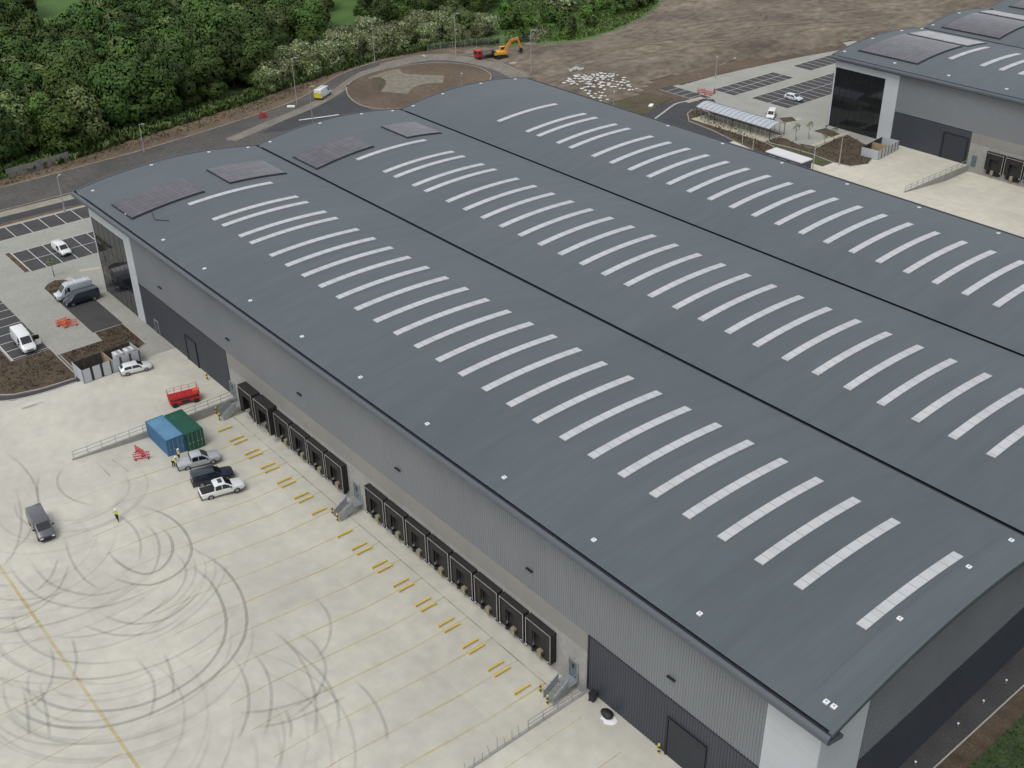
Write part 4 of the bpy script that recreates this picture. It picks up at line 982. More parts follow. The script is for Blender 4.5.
for row, ds, nm in ((0, DOCKS, 'far dock row'), (1, DOCKS2, 'near dock row')):
    bars = []
    for i, x in enumerate(ds):
        if i > 0: bars.append(x-.52+.15)
        if i < len(ds)-1: bars.append(x+.52+.15)
    for i, x in enumerate(bars): wheel_guide(x, f'yellow steel wheel guide, {ORD[i]} along the {nm} from the containers')
def bollard(x, y, z, label):
    t = thing('bollard', label, 'bollard', (x,y,z), 0, 'black and yellow bollards')
    mb = MB()
    for i in range(5):
        mb.use('yellow' if i % 2 == 0 else 'black').bar((0,0,.24*i),(0,0,.24*(i+1)),.11,10)
    mb.build('post', None, t); MB().bar((0,0,1.2),(0,0,1.26),.09,10,.03).build('cap', 'yellow', t)
for x, y, z, l in ((110.9,-1.6,-1.15,'black and yellow bollard beside the near dock steps, on the yellow guide side'),(112.5,-2.1,-1.15,'black and yellow bollard at the foot of the near dock steps'),
                   (124.05,.9,0,'black and yellow bollard beside the near roller door'),(73.9,-1.8,-1.15,'black and yellow bollard by the middle dock steps, nearer the containers'),(75.5,-2.1,-1.15,'black and yellow bollard at the foot of the middle dock steps'),
                   (44.9,-1.9,-1.15,'black and yellow bollard against the ramp wall by the far dock steps'),(46.6,-2.3,-1.15,'black and yellow bollard in front of the far dock steps'),(37.6,.6,0,'black and yellow bollard on the upper yard by the dark cladding')):
    bollard(x, y, z, l)
def steps(x, label):
    t = thing('dock_steps', label, 'steps', (x,YW,-1.15))
    MB().box(-.75,.75,-1.35,-.02,1.05,1.15).build('landing', 'galv', t)
    mb = MB()
    for i in range(6): mb.box(-.65,.65,-1.35-.3*(i+1),-1.35-.3*i,1.05-.175*(i+1),1.09-.175*(i+1))
    mb.build('treads', 'galv', t)
    for s in (-1,1):
        mb = MB(); mb.sweepbox((s*.7,-1.35,1.02),(s*.7,-3.25,.0),.05,.3); mb.build('stringer', 'galv', t)
        mb = MB()
        pts = [(-.05,1.15),(-1.35,1.15),(-3.2,.02)]
        for h in (.55,1.05):
            mb.bar((s*.72,-.05,1.15+h),(s*.72,-1.35,1.15+h),.03,6); mb.bar((s*.72,-1.35,1.15+h),(s*.72,-3.2,.05+h),.03,6)
        for y, z in ((-.1,1.15),(-1.35,1.15),(-2.3,.58),(-3.2,.03)): mb.bar((s*.72,y,z),(s*.72,y,z+1.05),.03,6)
        mb.build('handrail', 'galv', t)
        mb = MB(); mb.profile_x([(-1.36,.95),(-1.36,1.95),(-3.18,.85),(-3.18,-.1+.1)], s*.70-.012, s*.70+.012); mb.build('side_panel', 'galv', t)
    for s in (-1,1): MB().bar((s*.65,-1.25,0),(s*.65,-1.25,1.05),.05,6).build('leg', 'galv', t)
steps(112.3, 'galvanised steps to the dock door beside the near dark cladding'); steps(75.0, 'galvanised steps between the two rows of black docks'); steps(46.2, 'galvanised steps beside the far ramp wall')
def barrier(name, label, x, y, z, rz, m, n=1, group=None):
    t = thing(name, label, 'barrier', (x,y,z), rz, group)
    mb = MB().box(-1,1,-.04,.04,.92,1.02).box(-1,1,-.035,.035,.5,.62).box(-1,1,-.035,.035,.12,.22)
    for i in range(9): mb.box(-.98+.235*i,-.92+.235*i,-.03,.03,.22,.92)
    mb.build('panel', m, t)
    for s in (-1,1): MB().box(s*.75-.06,s*.75+.06,-.3,.3,0,.12).build('foot', 'black', t)
barrier('safety_barrier', 'red plastic barrier standing between the ramp rail and the blue container', 47.9,-14.0,pitz(47.9,-14),math.radians(10),'pinkred')
barrier('safety_barrier', 'red plastic barrier leaning outward beside another, nearest the grey van', 49.2,-14.3,pitz(49,-14.3),math.radians(70),'pinkred')
for i, (dx, dy, a, l) in enumerate(((0,0,20,'orange plastic barrier on the paving, foremost of the orange cluster'),(.7,1.1,75,'orange plastic barrier at the side of the orange cluster nearest the navy van'),(-.9,1.2,-15,'orange plastic barrier at the back of the orange cluster on the paving'),(-.6,.2,100,'orange plastic barrier at the side of the orange cluster nearest the tall white van'))):
    barrier('safety_barrier', l, 8.4+dx, -8.7+dy, 0, math.radians(a), 'orange', group='orange barriers in the car park')
g = G(263,118); barrier('safety_barrier', 'red plastic barrier on the soil verge beside the ring road', g.x, g.y, -.02, math.radians(70), 'red')
barrier('safety_barrier', 'second red barrier on the verge, set across the first', g.x-.9, g.y+.5, -.02, math.radians(10), 'red')
for i, (px, py, a) in enumerate(((701,93,60),(708,95,10),(714,93,120))):
    g = G(px,py); barrier('safety_barrier', ('red and white barrier at the far service road end, nearest the white kerb','red and white barrier in the middle of the far service road end','red and white barrier at the far service road end, nearest the bays')[i], g.x, g.y, -.02, math.radians(a), 'pinkred')
# bin enclosures with slatted pale front panels, back panels coloured dark for interior shade
def enclosure(label, loc, rz, lx, ly, h, n):
    t = thing('bin_enclosure', label, 'enclosure', loc, rz)
    for side, cnt in (('front', n), ('back', n)):
        x = lx/2 if side == 'front' else -lx/2
        for i in range(cnt):
            a = -ly/2+ly*i/cnt; w_ = ly/cnt
            mb = MB().box(x-.03,x+.03,a+.12,a+w_-.28,.08,h); mb.build('panel', 'whiteclad' if side == 'front' else 'bay', t)  # back panels take the dark tarmac colour to paint the shaded inside
            mb = MB()
            for q in range(3): mb.box(x-.02,x+.02,a+w_-.24+.11*q,a+w_-.17+.11*q,.05,h)
            mb.build('slats', 'black', t)
    for y in (-ly/2,ly/2):
        mb = MB().box(-lx/2+.04,lx/2-.04,y-.03,y+.03,.08,h); mb.build('end_panel', 'whiteclad', t)
    mb = MB().box(-lx/2+.05,lx/2-.05,-.05+ly*.02,.05+ly*.02,.05,h-.1); mb.build('divider', 'timber', t)
    mb = MB().box(-lx/2+.04,lx/2-.04,-ly/2+.04,ly/2-.04,.005,.03); mb.build('base', 'bay', t)
    for x in (-lx/2,lx/2):
        for y in (-ly/2,0,ly/2): MB().box(x-.06,x+.06,y-.06,y+.06,0,h+.06).build('post', 'galv', t)
    return t
enclosure('bin enclosure of pale panels at the corner of the yard beside the white hatchback', (25.5,-8.6,0), math.radians(2), 3.2, 8.6, 2.1, 6)
for i, (y, l) in enumerate(((-7.1,'pale air conditioning unit in the bin enclosure, nearest the timber divider'),(-5.5,'pale air conditioning unit in the bin enclosure, nearest the white hatchback'))):
    t = thing('air_conditioner', l, 'air unit', (26.0,y,.03), math.radians(3), 'air units in the bin enclosure')
    MB().box(-.6,.6,-.6,.6,.1,2.35).build('casing', 'whiteroof', t, bevel=.03)
    for s in (-.3,.3): MB().bar((s,0,2.35),(s,0,2.4),.24,14).build('fan', 'galv', t)
    MB().box(-.5,.5,-.5,.5,0,.1).build('base', 'black', t)
b0, b1, b2 = G(878,160), G(898,149.5), G(860.5,156); BL = (b1-b0).length; BW = (b2-b0).length; BC = (b1+b2)/2; BA = math.atan2((b1-b0).y,(b1-b0).x)-PI/2
enclosure('bin enclosure of pale panels at the foot of the second warehouse\'s pale frame', (BC.x,BC.y,0), BA, BW, BL, 1.9, 6)
# black bin, white sheet and sack by the near cladding
t = thing('wheelie_bin', 'small black bin at the wall end of the near ramp', 'bin', (115.7,.75,0), .2)
mb = MB(); mb.add([(-.25,-.28,.08),(.25,-.28,.08),(.25,.28,.08),(-.25,.28,.08),(-.3,-.34,1.0),(.3,-.34,1.0),(.3,.34,1.0),(-.3,.34,1.0)], [(3,2,1,0),(0,1,5,4),(1,2,6,5),(2,3,7,6),(3,0,4,7),(4,5,6,7)]); mb.build('body', 'black', t)
MB().box(-.33,.33,-.37,.37,1.0,1.07).build('lid', 'black', t)
for s in (-1,1): MB().bar((-.24,s*.22,.1),(-.24,s*.3,.1),.1,10).build('wheel', 'tyre', t)
mb = MB(); rs = random.Random(8); vs = [(0,0,.12)]+[((.85+.3*rs.random())*.75*math.cos(2*PI*i/14)*1.25,(.7+.3*rs.random())*.8*math.sin(2*PI*i/14),.015) for i in range(14)]
mb.add(vs, [(0,1+i,1+(i+1)%14) for i in range(14)]); mb.add([(x,y,.006) for x,y,_ in vs[1:]], [tuple(range(14))])
t = mb.build('dust_sheet', 'ventwhite'); t.location = (118.3,.35,0); tag(t, 'crumpled white sheet on the concrete against the near dark cladding', 'sheet')
bm = bmesh.new(); bmesh.ops.create_icosphere(bm, subdivisions=3, radius=.6)
for v in bm.verts: v.co = Vector((v.co.x*1.15, v.co.y*.8, max(-.25, v.co.z*.55)))*(1+.22*noise.noise(v.co*2.3))
me = bpy.data.meshes.new('refuse_sack'); bm.to_mesh(me); bm.free(); me.materials.append(M_['black']); me.polygons.foreach_set('use_smooth', [True]*len(me.polygons))
t = bpy.data.objects.new('refuse_sack', me); C.objects.link(t); t.location = (118.0,.4,.34); tag(t, 'black sack lying on the white sheet by the near dark cladding', 'sack')
g = G(377,517,-1.1); t = MB().bar((0,0,0),(0,0,.12),.42,14).build('rubber_mat', 'black'); t.location = (g.x,g.y,pitz(g.x,g.y)); tag(t, 'small dark lump on the yard before the near dock row', 'debris')
# ------------------------------------------------------------------ STREET LAMPS
def lamp(x, y, h, label, rz=0, two=False):
    t = thing('street_lamp', label, 'street lamp', (x,y,-.02), rz, 'slim grey lighting columns')
    MB().bar((0,0,0),(0,0,1.3),.13,8).build('base', 'lamp', t); MB().bar((0,0,1.3),(0,0,h),.095,8,.06).build('pole', 'lamp', t)
    MB().bar((0,0,h-.05),(.7,0,h+.08),.05,6).build('arm', 'lamp', t); MB().box(.5,1.25,-.17,.17,h+.06,h+.17).build('lantern', 'lamp', t, bevel=.03)
for (x, y, h, l) in ((-58.2,34.3,6.0,'short lamp column on the verge at the edge of the trees'),(-65,75.4,11,'tall lamp column on the verge just before the white and yellow van'),(-83.9,110,11,'tall lamp column at the outer kerb of the roundabout, before the blossoming trees'),
                     (-74.1,129.3,11,'tall lamp column beside the lorry end of the roundabout'),(-49,134.1,10.4,'tall lamp column on the bare earth just beyond the far roof corner'),(-45.9,68.4,9.9,'tall lamp column rising behind the roof between the first two vaults')):
    lamp(x, y, h, l, math.radians(40))
for px, py, h, l in ((461,75,9,'lamp column rising from the roundabout behind the third vault'),(614,93,8,'lamp column in the soil beyond the heap of white bags'),(743,135,6,'lamp column on the service road, left of the pair by the canopy'),(754,137,6,'lamp column on the service road, right of the pair by the canopy'),(57,177,7,'lamp column beside the footpath at the car park'),
                     (717,58,5,'low lamp column at the back edge of the far car park'),(843,136,6,'white lamp column in the mulch before the second warehouse'),(816,143,6,'slim lamp column at the end of the forecourt planting')):
    g = G(px,py,h); lamp(g.x, g.y, h, l, math.radians(130))
# foundation blocks, boards and rubbish along the roads
for px, py, l, s, m in ((291,107,'white block lying on the verge before the tall lamp','ventwhite',0),(424,56.5,'pale stone pad beside the roundabout kerb','kerb',0),(580,83,'pale concrete lamp pad near the heap of white bags','kerb',0),(534,83,'pale concrete lamp pad at the far roof corner','kerb',0),(735,58.5,'white pack left on the topsoil by the far car park','ventwhite',0),(651,106,'white pack left on the dry grass beside the heap of bags','ventwhite',0),(513,64,'pale board lying on the soil in front of the excavator','kerb',0)):
    g = G(px,py); b = MB().box(-.9,.9,-.45,.45,0,.3).build('stone_block' if s == 'kerb' else 'white_pack', s, bevel=.04); b.location = (g.x,g.y,.0); b.rotation_euler = (0,0,px*.37); tag(b, l, 'block')
rs = random.Random(12)
for i in range(7):
    g = G(575+rs.uniform(-6,6),73+rs.uniform(-2,2)); o = MB().box(-.8,.8,-.5,.5,0,.45).build('rubble_block', 'kerb', bevel=.12); o.location = (g.x,g.y,earth_z(g.x,g.y)+.1*rs.random()); o.rotation_euler = (rs.uniform(-.3,.3),rs.uniform(-.3,.3),rs.uniform(0,3))
    o.scale = (rs.uniform(.6,1.3),)*3; tag(o, 'pale broken block in the small heap on the bare earth', 'rubble', 'rubble heap on the bare earth')
# white bulk bags
bm = bmesh.new(); bmesh.ops.create_cube(bm, size=1); bmesh.ops.subdivide_edges(bm, edges=bm.edges[:], cuts=3, use_grid_fill=True)
for v in bm.verts:
    r = 1-.18*max(0, abs(v.co.z)-.2); bul = 1+.14*(1-4*v.co.z*v.co.z); v.co = Vector((v.co.x*r*bul*1.25, v.co.y*r*bul*1.25, (v.co.z+.5)*.85))+.05*noise.noise_vector(v.co*3)
me = bpy.data.meshes.new('bulk_bag'); bm.to_mesh(me); bm.free(); me.materials.append(M_['bagwhite']); me.polygons.foreach_set('use_smooth', [True]*len(me.polygons))
bagpoly = [(560,88),(568,83),(580,80.5),(600,79.5),(622,82),(638,90),(632,93),(612,93),(603,95),(608,101),(600,103),(588,100),(574,93)]
k = 0
for j in range(13):
    for i in range(21):
        px = 560+i*4.3+(j%2)*2.1+rs.uniform(-1.1,1.1); py = 79.5+j*2.1+rs.uniform(-.6,.6)
        if not inside(px, py, bagpoly) or k >= 130 or rs.random() < .22: continue
        g = G(px,py); o = bpy.data.objects.new('bulk_bag', me); C.objects.link(o); o.location = (g.x,g.y,max(0,earth_z(g.x,g.y) if inside(g.x,g.y,EARTH) else 0)); o.rotation_euler = (rs.uniform(-.1,.1),rs.uniform(-.1,.1),rs.uniform(0,1.5)); s = rs.uniform(.36,.56); o.scale = (s*rs.uniform(.8,1.5),s,s*rs.uniform(.4,.7))
        tag(o, 'white bulk bag in the field of bags beyond the far roof corner', 'bulk bag', 'white bulk bags laid on the soil'); k += 1
# ------------------------------------------------------------------ CANOPY, KIOSK, FENCES
ax, ay = CA.x, CA.y; bx, by = CB.x, CB.y; L_ = math.hypot(bx-ax,by-ay)
t = thing('glazed_canopy', 'long glazed barrel canopy on thin posts beside the far service road', 'canopy', ((ax+bx)/2,(ay+by)/2,0), math.atan2(by-ay,bx-ax))
mb = MB(); n = 10; sec = [(-2.7+5.4*i/n, 2.5+.7*math.sin(PI*i/n)) for i in range(n+1)]
N_ = 16
for i in range(N_):
    x0 = -L_/2+L_*i/N_+.04; x1 = -L_/2+L_*(i+1)/N_-.04
    pts = [(y,z) for y,z in sec]+[(y,z-.05) for y,z in reversed(sec)]
    mb.profile_x(pts, x0, x1)
mb.build('roof_sheet', 'canopyglass', t)
for i in range(N_+1):
    x = -L_/2+L_*i/N_; mb = MB()
    for (y0,z0),(y1,z1) in zip(sec,sec[1:]): mb.sweepbox((x,y0,z0+.02),(x,y1,z1+.02),.07,.1)
    mb.build('rib', 'galv', t)
    for y in (-2.4,2.4): MB().bar((x,y,0),(x,y,2.62),.06,6).build('post', 'mullion' if i%4==0 else 'galv', t)
for y in (-2.7,2.7): MB().box(-L_/2,L_/2,y-.05,y+.05,2.42,2.52).build('gutter', 'galv', t)
mb = MB()
for i in range(24):
    x = -L_/2+.7+i*.92
    for k2 in range(6):
        a0, a1 = PI*k2/6, PI*(k2+1)/6; mb.bar((x,-.9+.45*math.cos(a0)*1.2,.85*math.sin(a0)),(x,-.9+.45*math.cos(a1)*1.2,.85*math.sin(a1)),.03,5)
o = mb.build('cycle_hoops', 'galv', t)
t = thing('kiosk', 'low dark cabin with a flat white roof on the pale yard near the canopy', 'kiosk', (38.3,126.6,0), 0)
MB().box(-4.4,4.4,-1.6,1.6,0,2.75).build('walls', 'darkclad', t); MB().box(-4.5,4.5,-1.7,1.7,2.76,2.98).build('roof', 'whiteroof', t, bevel=.03)
MB().box(4.41,4.47,-1.2,-.2,0,2.1).build('door', 'steeldoor', t); MB().box(4.41,4.46,.3,1.4,1.1,2.0).build('window', 'carglass', t)
for i in range(3): MB().box(-3.6+2.6*i,-2.0+2.6*i,-1.66,-1.605,.4,2.4).build('louvre', 'galv', t)
def fence(name, label, pts, h, m, post='galv', pitch=2.6, solid=True):
    t = thing(name, label, 'fence', (pts[0][0],pts[0][1],-.04)); o0 = Vector((pts[0][0],pts[0][1]))
    for a, b in zip(pts, pts[1:]):
        a = Vector(a[:2])-o0; b = Vector(b[:2])-o0; n = max(1, round((b-a).length/pitch))
        for i in range(n):
            p = a+(b-a)*i/n; q = a+(b-a)*(i+1)/n; d = (q-p).normalized()*.06; mb = MB()
            if solid: mb.sweepbox((p.x+d.x,p.y+d.y,h*.52),(q.x-d.x,q.y-d.y,h*.52),.05,h*.96); mb.build('panel', m, t)
            else:
                for k in range(11): w_ = p+(q-p)*(k+.5)/11; mb.bar((w_.x,w_.y,.05),(w_.x,w_.y,h-.05),.018,4)
                for zz in (.1,h/2,h-.1): mb.bar((p.x,p.y,zz),(q.x,q.y,zz),.02,4)
                mb.build('mesh_panel', m, t)
            MB().box(p.x-.05,p.x+.05,p.y-.05,p.y+.05,0,h+.06).build('post', post, t)
    return t
fence('board_fence', 'weathered grey board fence half hidden under the trees', [G2(8,178), G2(38,170), G2(70,160)], 1.9, 'wood')
fence('mesh_fence', 'grey wire mesh fence between the road verge and the bushes', [G2(428,52.5), G2(465,47), G2(500,43.5), G2(532,42)], 2.0, 'galv', solid=False, pitch=3.2)
# ------------------------------------------------------------------ PEOPLE
def skinned(name, verts, edges, radii, m, parent=None, sub=1):
    me = bpy.data.meshes.new(name); me.from_pydata(verts, edges, []); o = bpy.data.objects.new(name, me); C.objects.link(o)
    if parent: o.parent = parent
    o.modifiers.new('skin', 'SKIN'); sv = me.skin_vertices[0].data
    for i, r in enumerate(radii): sv[i].radius = (r, r); sv[i].use_root = (i == 0)
    s = o.modifiers.new('sub', 'SUBSURF'); s.levels = sub; s.render_levels = sub; me.materials.append(M_[m]); return o
def person(label, loc, rz, stride=.25, jacket='hivis', arms=((.2,.15),(-.15,.1)), bend=0, hat='helmet'):
    t = thing('person', label, 'person', loc, rz)
    b = bend
    J = {'pel':(0,0,.95),'chest':(.02+b*.3,0,1.28-b*.1),'neck':(.03+b*.42,0,1.46-b*.15),'head':(.05+b*.5,0,1.60-b*.17),'crown':(.05+b*.52,0,1.72-b*.18)}
    for s, n in ((1,'l'),(-1,'r')):
        f = stride*s; a = arms[0] if s > 0 else arms[1]
        J['hip'+n] = (0,s*.1,.9); J['kn'+n] = (f*.6+.04,s*.11,.5); J['an'+n] = (f-.03,s*.11,.09); J['toe'+n] = (f+.15,s*.12,.05)
        J['sh'+n] = (.02+b*.4,s*.19,1.40-b*.13); J['el'+n] = (a[0]*.4+b*.4,s*.25,1.13-b*.1); J['wr'+n] = (a[0]+b*.5,s*.22,.92+a[1]-b*.1); J['ha'+n] = (a[0]*1.2+.04+b*.5,s*.22,.84+a[1]-b*.1)
    ks = list(J); ix = {k:i for i,k in enumerate(ks)}
    R = {'pel':.13,'chest':.15,'neck':.06,'head':.095,'crown':.075,'hip':.09,'kn':.06,'an':.045,'toe':.04,'sh':.065,'el':.048,'wr':.034,'ha':.04}
    E_ = [('pel','chest'),('chest','neck'),('neck','head'),('head','crown')]
    for n in 'lr': E_ += [('pel','hip'+n),('hip'+n,'kn'+n),('kn'+n,'an'+n),('an'+n,'toe'+n),('chest','sh'+n),('sh'+n,'el'+n),('el'+n,'wr'+n),('wr'+n,'ha'+n)]
    rad = lambda k: R[k[:-1] if k not in R else k]
    skinned('body', [J[k] for k in ks], [(ix[a],ix[b_]) for a,b_ in E_], [rad(k) for k in ks], 'skin', t, 2)
    kj = ['chest','pel','neck']+[p+n for n in 'lr' for p in ('sh','el','wr')]
    ej = [('pel','chest'),('chest','neck')]+[(a+n if a != 'chest' else a,b_+n) for n in 'lr' for a,b_ in (('chest','sh'),('sh','el'),('el','wr'))]
    i2 = {k:i for i,k in enumerate(kj)}; rj = [.185,.17,.085]+[.085,.066,.05]*2
    Jj = dict(J); Jj['neck'] = (J['neck'][0],0,J['neck'][2]-.05)
    skinned('jacket', [Jj[k] for k in kj], [(i2[a],i2[b_]) for a,b_ in ej], rj, jacket, t, 2)
    kt = ['pel']+[p+n for n in 'lr' for p in ('hip','kn','an')]; et = [(a+n if a != 'pel' else a,b_+n) for n in 'lr' for a,b_ in (('pel','hip'),('hip','kn'),('kn','an'))]
    i3 = {k:i for i,k in enumerate(kt)}
    skinned('trousers', [J[k] for k in kt], [(i3[a],i3[b_]) for a,b_ in et], [.15]+[.105,.085,.07]*2, 'navycloth', t, 2)
    hd = J['crown']; bm = bmesh.new(); bmesh.ops.create_uvsphere(bm, u_segments=16, v_segments=10, radius=.125)
    bmesh.ops.delete(bm, geom=[v for v in bm.verts if v.co.z < -.02], context='VERTS')
    me = bpy.data.meshes.new('helmet'); bm.to_mesh(me); bm.free(); me.materials.append(M_[hat]); o = bpy.data.objects.new('helmet', me); C.objects.link(o); o.parent = t; o.location = (hd[0],0,hd[2]-.02)
    MB().bar((hd[0]+.02,0,hd[2]-.045),(hd[0]+.02,0,hd[2]-.03),.155,14).build('brim', hat, o).location = -Vector(o.location)
    return t
g = G(118,521); person('person in a yellow hi-vis jacket, dark trousers and white helmet walking alone on the yard', (g.x,g.y,0), math.radians(-30), .28)
person('person in hi-vis yellow standing closest to the blue container doors', (52.1,-10.7,pitz(52,-10.7)), math.radians(95), .06, arms=((.12,.02),(.1,.02)))
person('person in hi-vis yellow bending over the silver pickup\'s load bed', (53.1,-11.9,pitz(53,-11.9)), math.radians(40), .1, bend=.7, arms=((.3,.05),(.3,.1)))

for (px, py), l in (((963,691),'small white light on the dark path by the near gable, second from the top'),((951,722),'small white light on the dark path by the near gable, third from the top'),((996,677),'small white light on the dark path by the near gable, nearest the red soil edge'),((911,762),'small white light on the dark path at the bottom of the near gable')):
    g = G(px,py); t = thing('path_light', l, 'path light', (max(g.x,139.5),g.y,-.01)); MB().bar((0,0,0),(0,0,.35),.05,8).build('post', 'galv', t); MB().bar((0,0,.35),(0,0,.43),.10,10).build('head', 'ventwhite', t)
# ------------------------------------------------------------------ TREES AND PLANTS
def leaf_cloud(mb, rng, blobs, count, size, mats):
    """leaf clumps (bent quads) scattered through the shell of several overlapping blobs, denser outside, with gaps"""
    tot = sum(b[3]**2 for b in blobs); mb.nrm = mb.nrm or []; zc = sum(b[2] for b in blobs)/len(blobs)
    for (cx, cy, cz, r) in blobs:
        k = int(count*r*r/tot)
        for _ in range(k):
            d = Vector((rng.gauss(0,1), rng.gauss(0,1), rng.gauss(0,1))).normalized()
            if d.z < -.55: d.z *= -.5; d.normalize()
            q = r*(.62+.45*rng.random()**.6); p = Vector((cx,cy,cz))+Vector((d.x,d.y,d.z*.85))*q
            if noise.noise(p*.9+Vector((7,3,1))) < -.28: continue
            nrm = (d+.55*Vector((rng.gauss(0,.6),rng.gauss(0,.6),rng.gauss(0,.6)+.35))).normalized()
            u = nrm.orthogonal().normalized(); a = rng.random()*6.28; w_ = nrm.cross(u); u, w_ = u*math.cos(a)+w_*math.sin(a), w_*math.cos(a)-u*math.sin(a)
            s = size*rng.uniform(.6,1.35); mb.use(mats[0] if len(mats) == 1 or rng.random() > mats[2] else mats[1])
            if u.cross(w_).dot(d) < 0: w_ = -w_
            ow = (d*.62+Vector((p.x,p.y,(p.z-zc)*.8+.35*zc)).normalized()*.55+nrm*.22).normalized(); mb.nrm += [tuple(ow)]*5
            mb.add([p-u*s-w_*s*.45, p-u*s*.1-w_*s*.75+nrm*s*.18, p+u*s-w_*s*.2, p+u*s*.55+w_*s*.65-nrm*s*.12, p-u*s*.5+w_*s*.7], [(0,1,2,3,4)])
def make_tree(label, cat, seed, h, rx, count, size, mats, nb=9, trunk_h=.3, group=None, name='broadleaf_tree'):
    rng = random.Random(seed); t = thing(name, label, cat, (0,0,0), 0, group)
    blobs = [(0,0,h*.62,rx*.78)]
    for i in range(nb):
        a = 2*PI*i/nb+rng.uniform(-.4,.4); q = rx*rng.uniform(.35,.72); z = h*rng.uniform(.26,.84); r = rx*rng.uniform(.32,.55)*(1.05 if z < h*.6 else .85)
        blobs.append((q*math.cos(a), q*math.sin(a), z, r))
    for i in range(5): a = 2*PI*i/5+rng.uniform(-.5,.5); blobs.append((rx*.55*math.cos(a), rx*.55*math.sin(a), h*.2, rx*.4))
    blobs.append((rng.uniform(-.15,.15)*rx, rng.uniform(-.15,.15)*rx, h*.88, rx*.42))
    mb = MB(); mb.bar((0,0,-.2),(0,0,h*trunk_h),h*.028,8,h*.02); mb.bar((0,0,h*trunk_h),(rng.uniform(-.1,.1)*rx,0,h*.75),h*.02,6,h*.006)
    for b in blobs[1:]: mb.bar((0,0,h*(trunk_h+.06*rng.random())),(b[0]*.85,b[1]*.85,b[2]-.1*h),h*.010,5,h*.003)
    mb.build('trunk', 'trunk', t, fixn=False)
    mb = MB(); leaf_cloud(mb, rng, blobs, count, size, mats); mb.build('crown', None, t, fixn=False); return t
protos = []
D = 'leafy tree in the dense woodland belt beyond the ring road'
specs = [('dark green '+D, 12.5, 4.9, 6000, .27, ['leaf_dark']), ('tall mid green '+D, 14.5, 5.2, 6500, .28, ['leaf']), ('rounded fresh green '+D, 11.0, 4.8, 6000, .26, ['leaf_bright','leaf',.5]),
         ('slim dark green '+D, 13.5, 4.2, 5200, .26, ['leaf_dark','leaf',.3]), ('broad mid green '+D, 12.0, 5.8, 7000, .28, ['leaf','leaf_dark',.4]), ('olive green '+D, 11.0, 4.8, 5800, .26, ['leaf_olive','leaf',.35])]
for i, (l, h, r, c, s, m) in enumerate(specs): protos.append((make_tree(l, 'tree', 20+i, h, r, c, s, m, group='woodland trees beyond the ring road'), h, r))
haw = [(make_tree('small hawthorn flecked with cream blossom above the roundabout kerb', 'tree', 50, 6.6, 3.6, 4200, .21, ['leaf_olive','blossom',.11], name='hawthorn', group='blossoming hawthorns by the roundabout'), 6.6, 3.6),
       (make_tree('grey green hawthorn thick with pale blossom beside the roundabout', 'tree', 51, 7.4, 3.9, 4600, .21, ['leaf_olive','blossom',.2], name='hawthorn', group='blossoming hawthorns by the roundabout'), 7.4, 3.9),
       (make_tree('olive green bushy tree without blossom beside the roundabout', 'tree', 52, 6.2, 3.4, 3800, .22, ['leaf','leaf_olive',.5], name='hawthorn', group='blossoming hawthorns by the roundabout'), 6.2, 3.4)]
bush = [(make_tree('low bright green bush on the grassy bank by the bare earth', 'bush', 60, 2.6, 2.0, 1100, .22, ['leaf_bright'], nb=7, trunk_h=.15, name='bush', group='bushes on the grassy bank'), 2.6, 2.0),
        (make_tree('low dark green bush on the grassy bank by the bare earth', 'bush', 61, 3.2, 2.3, 1200, .24, ['leaf','leaf_dark',.3], nb=7, trunk_h=.15, name='bush', group='bushes on the grassy bank'), 3.2, 2.3),
        (make_tree('pale olive bush with cream flecks on the grassy bank', 'bush', 62, 3.4, 2.2, 1200, .24, ['leaf_olive','blossom',.14], nb=7, trunk_h=.15, name='bush', group='bushes on the grassy bank'), 3.4, 2.2)]
def PX(p):
    d = Vector(p)-CP; z = d.dot(FW); return (512+FPX*d.dot(RT)/z, 384-FPX*d.dot(UP)/z)
rng = random.Random(99); used = {}
def plant(pr, x, y, s=1, z=-.05):
    t, h, r = pr
    if t.name not in used: used[t.name] = 1; t.location = (x,y,z); t.rotation_euler = (0,0,rng.uniform(0,6.28)); t.scale = (s*rng.uniform(.9,1.1),s*rng.uniform(.9,1.1),s); return t
    return dup(t, (x,y,z), rng.uniform(0,6.28), scale=(s*rng.uniform(.88,1.12),s*rng.uniform(.88,1.12),s*rng.uniform(.9,1.1)))
edge = [G2(*q) for q in [(-40,190),(0,178),(60,162),(120,143),(180,124),(240,104),(290,86),(330,73),(380,57),(440,46.5),(500,42.5)]]
holes = [[(12,-14),(100,-14),(98,14),(62,24),(18,20)],[(322,-12),(360,-12),(354,12),(342,20),(330,15)],[(496,-12),(536,-12),(534,5),(512,11),(500,8)]]
cnt = 0
def edist(x, y): return min((Vector((x,y))-Vector(a)-(Vector(b)-Vector(a))*max(0,min(1,(Vector((x,y))-Vector(a)).dot(Vector(b)-Vector(a))/(Vector(b)-Vector(a)).length_squared))).length for a, b in zip(edge, edge[1:]))
wood = edge+[(-110,170),(-130,200),(-270,130),(-270,20),(-66,-40)]
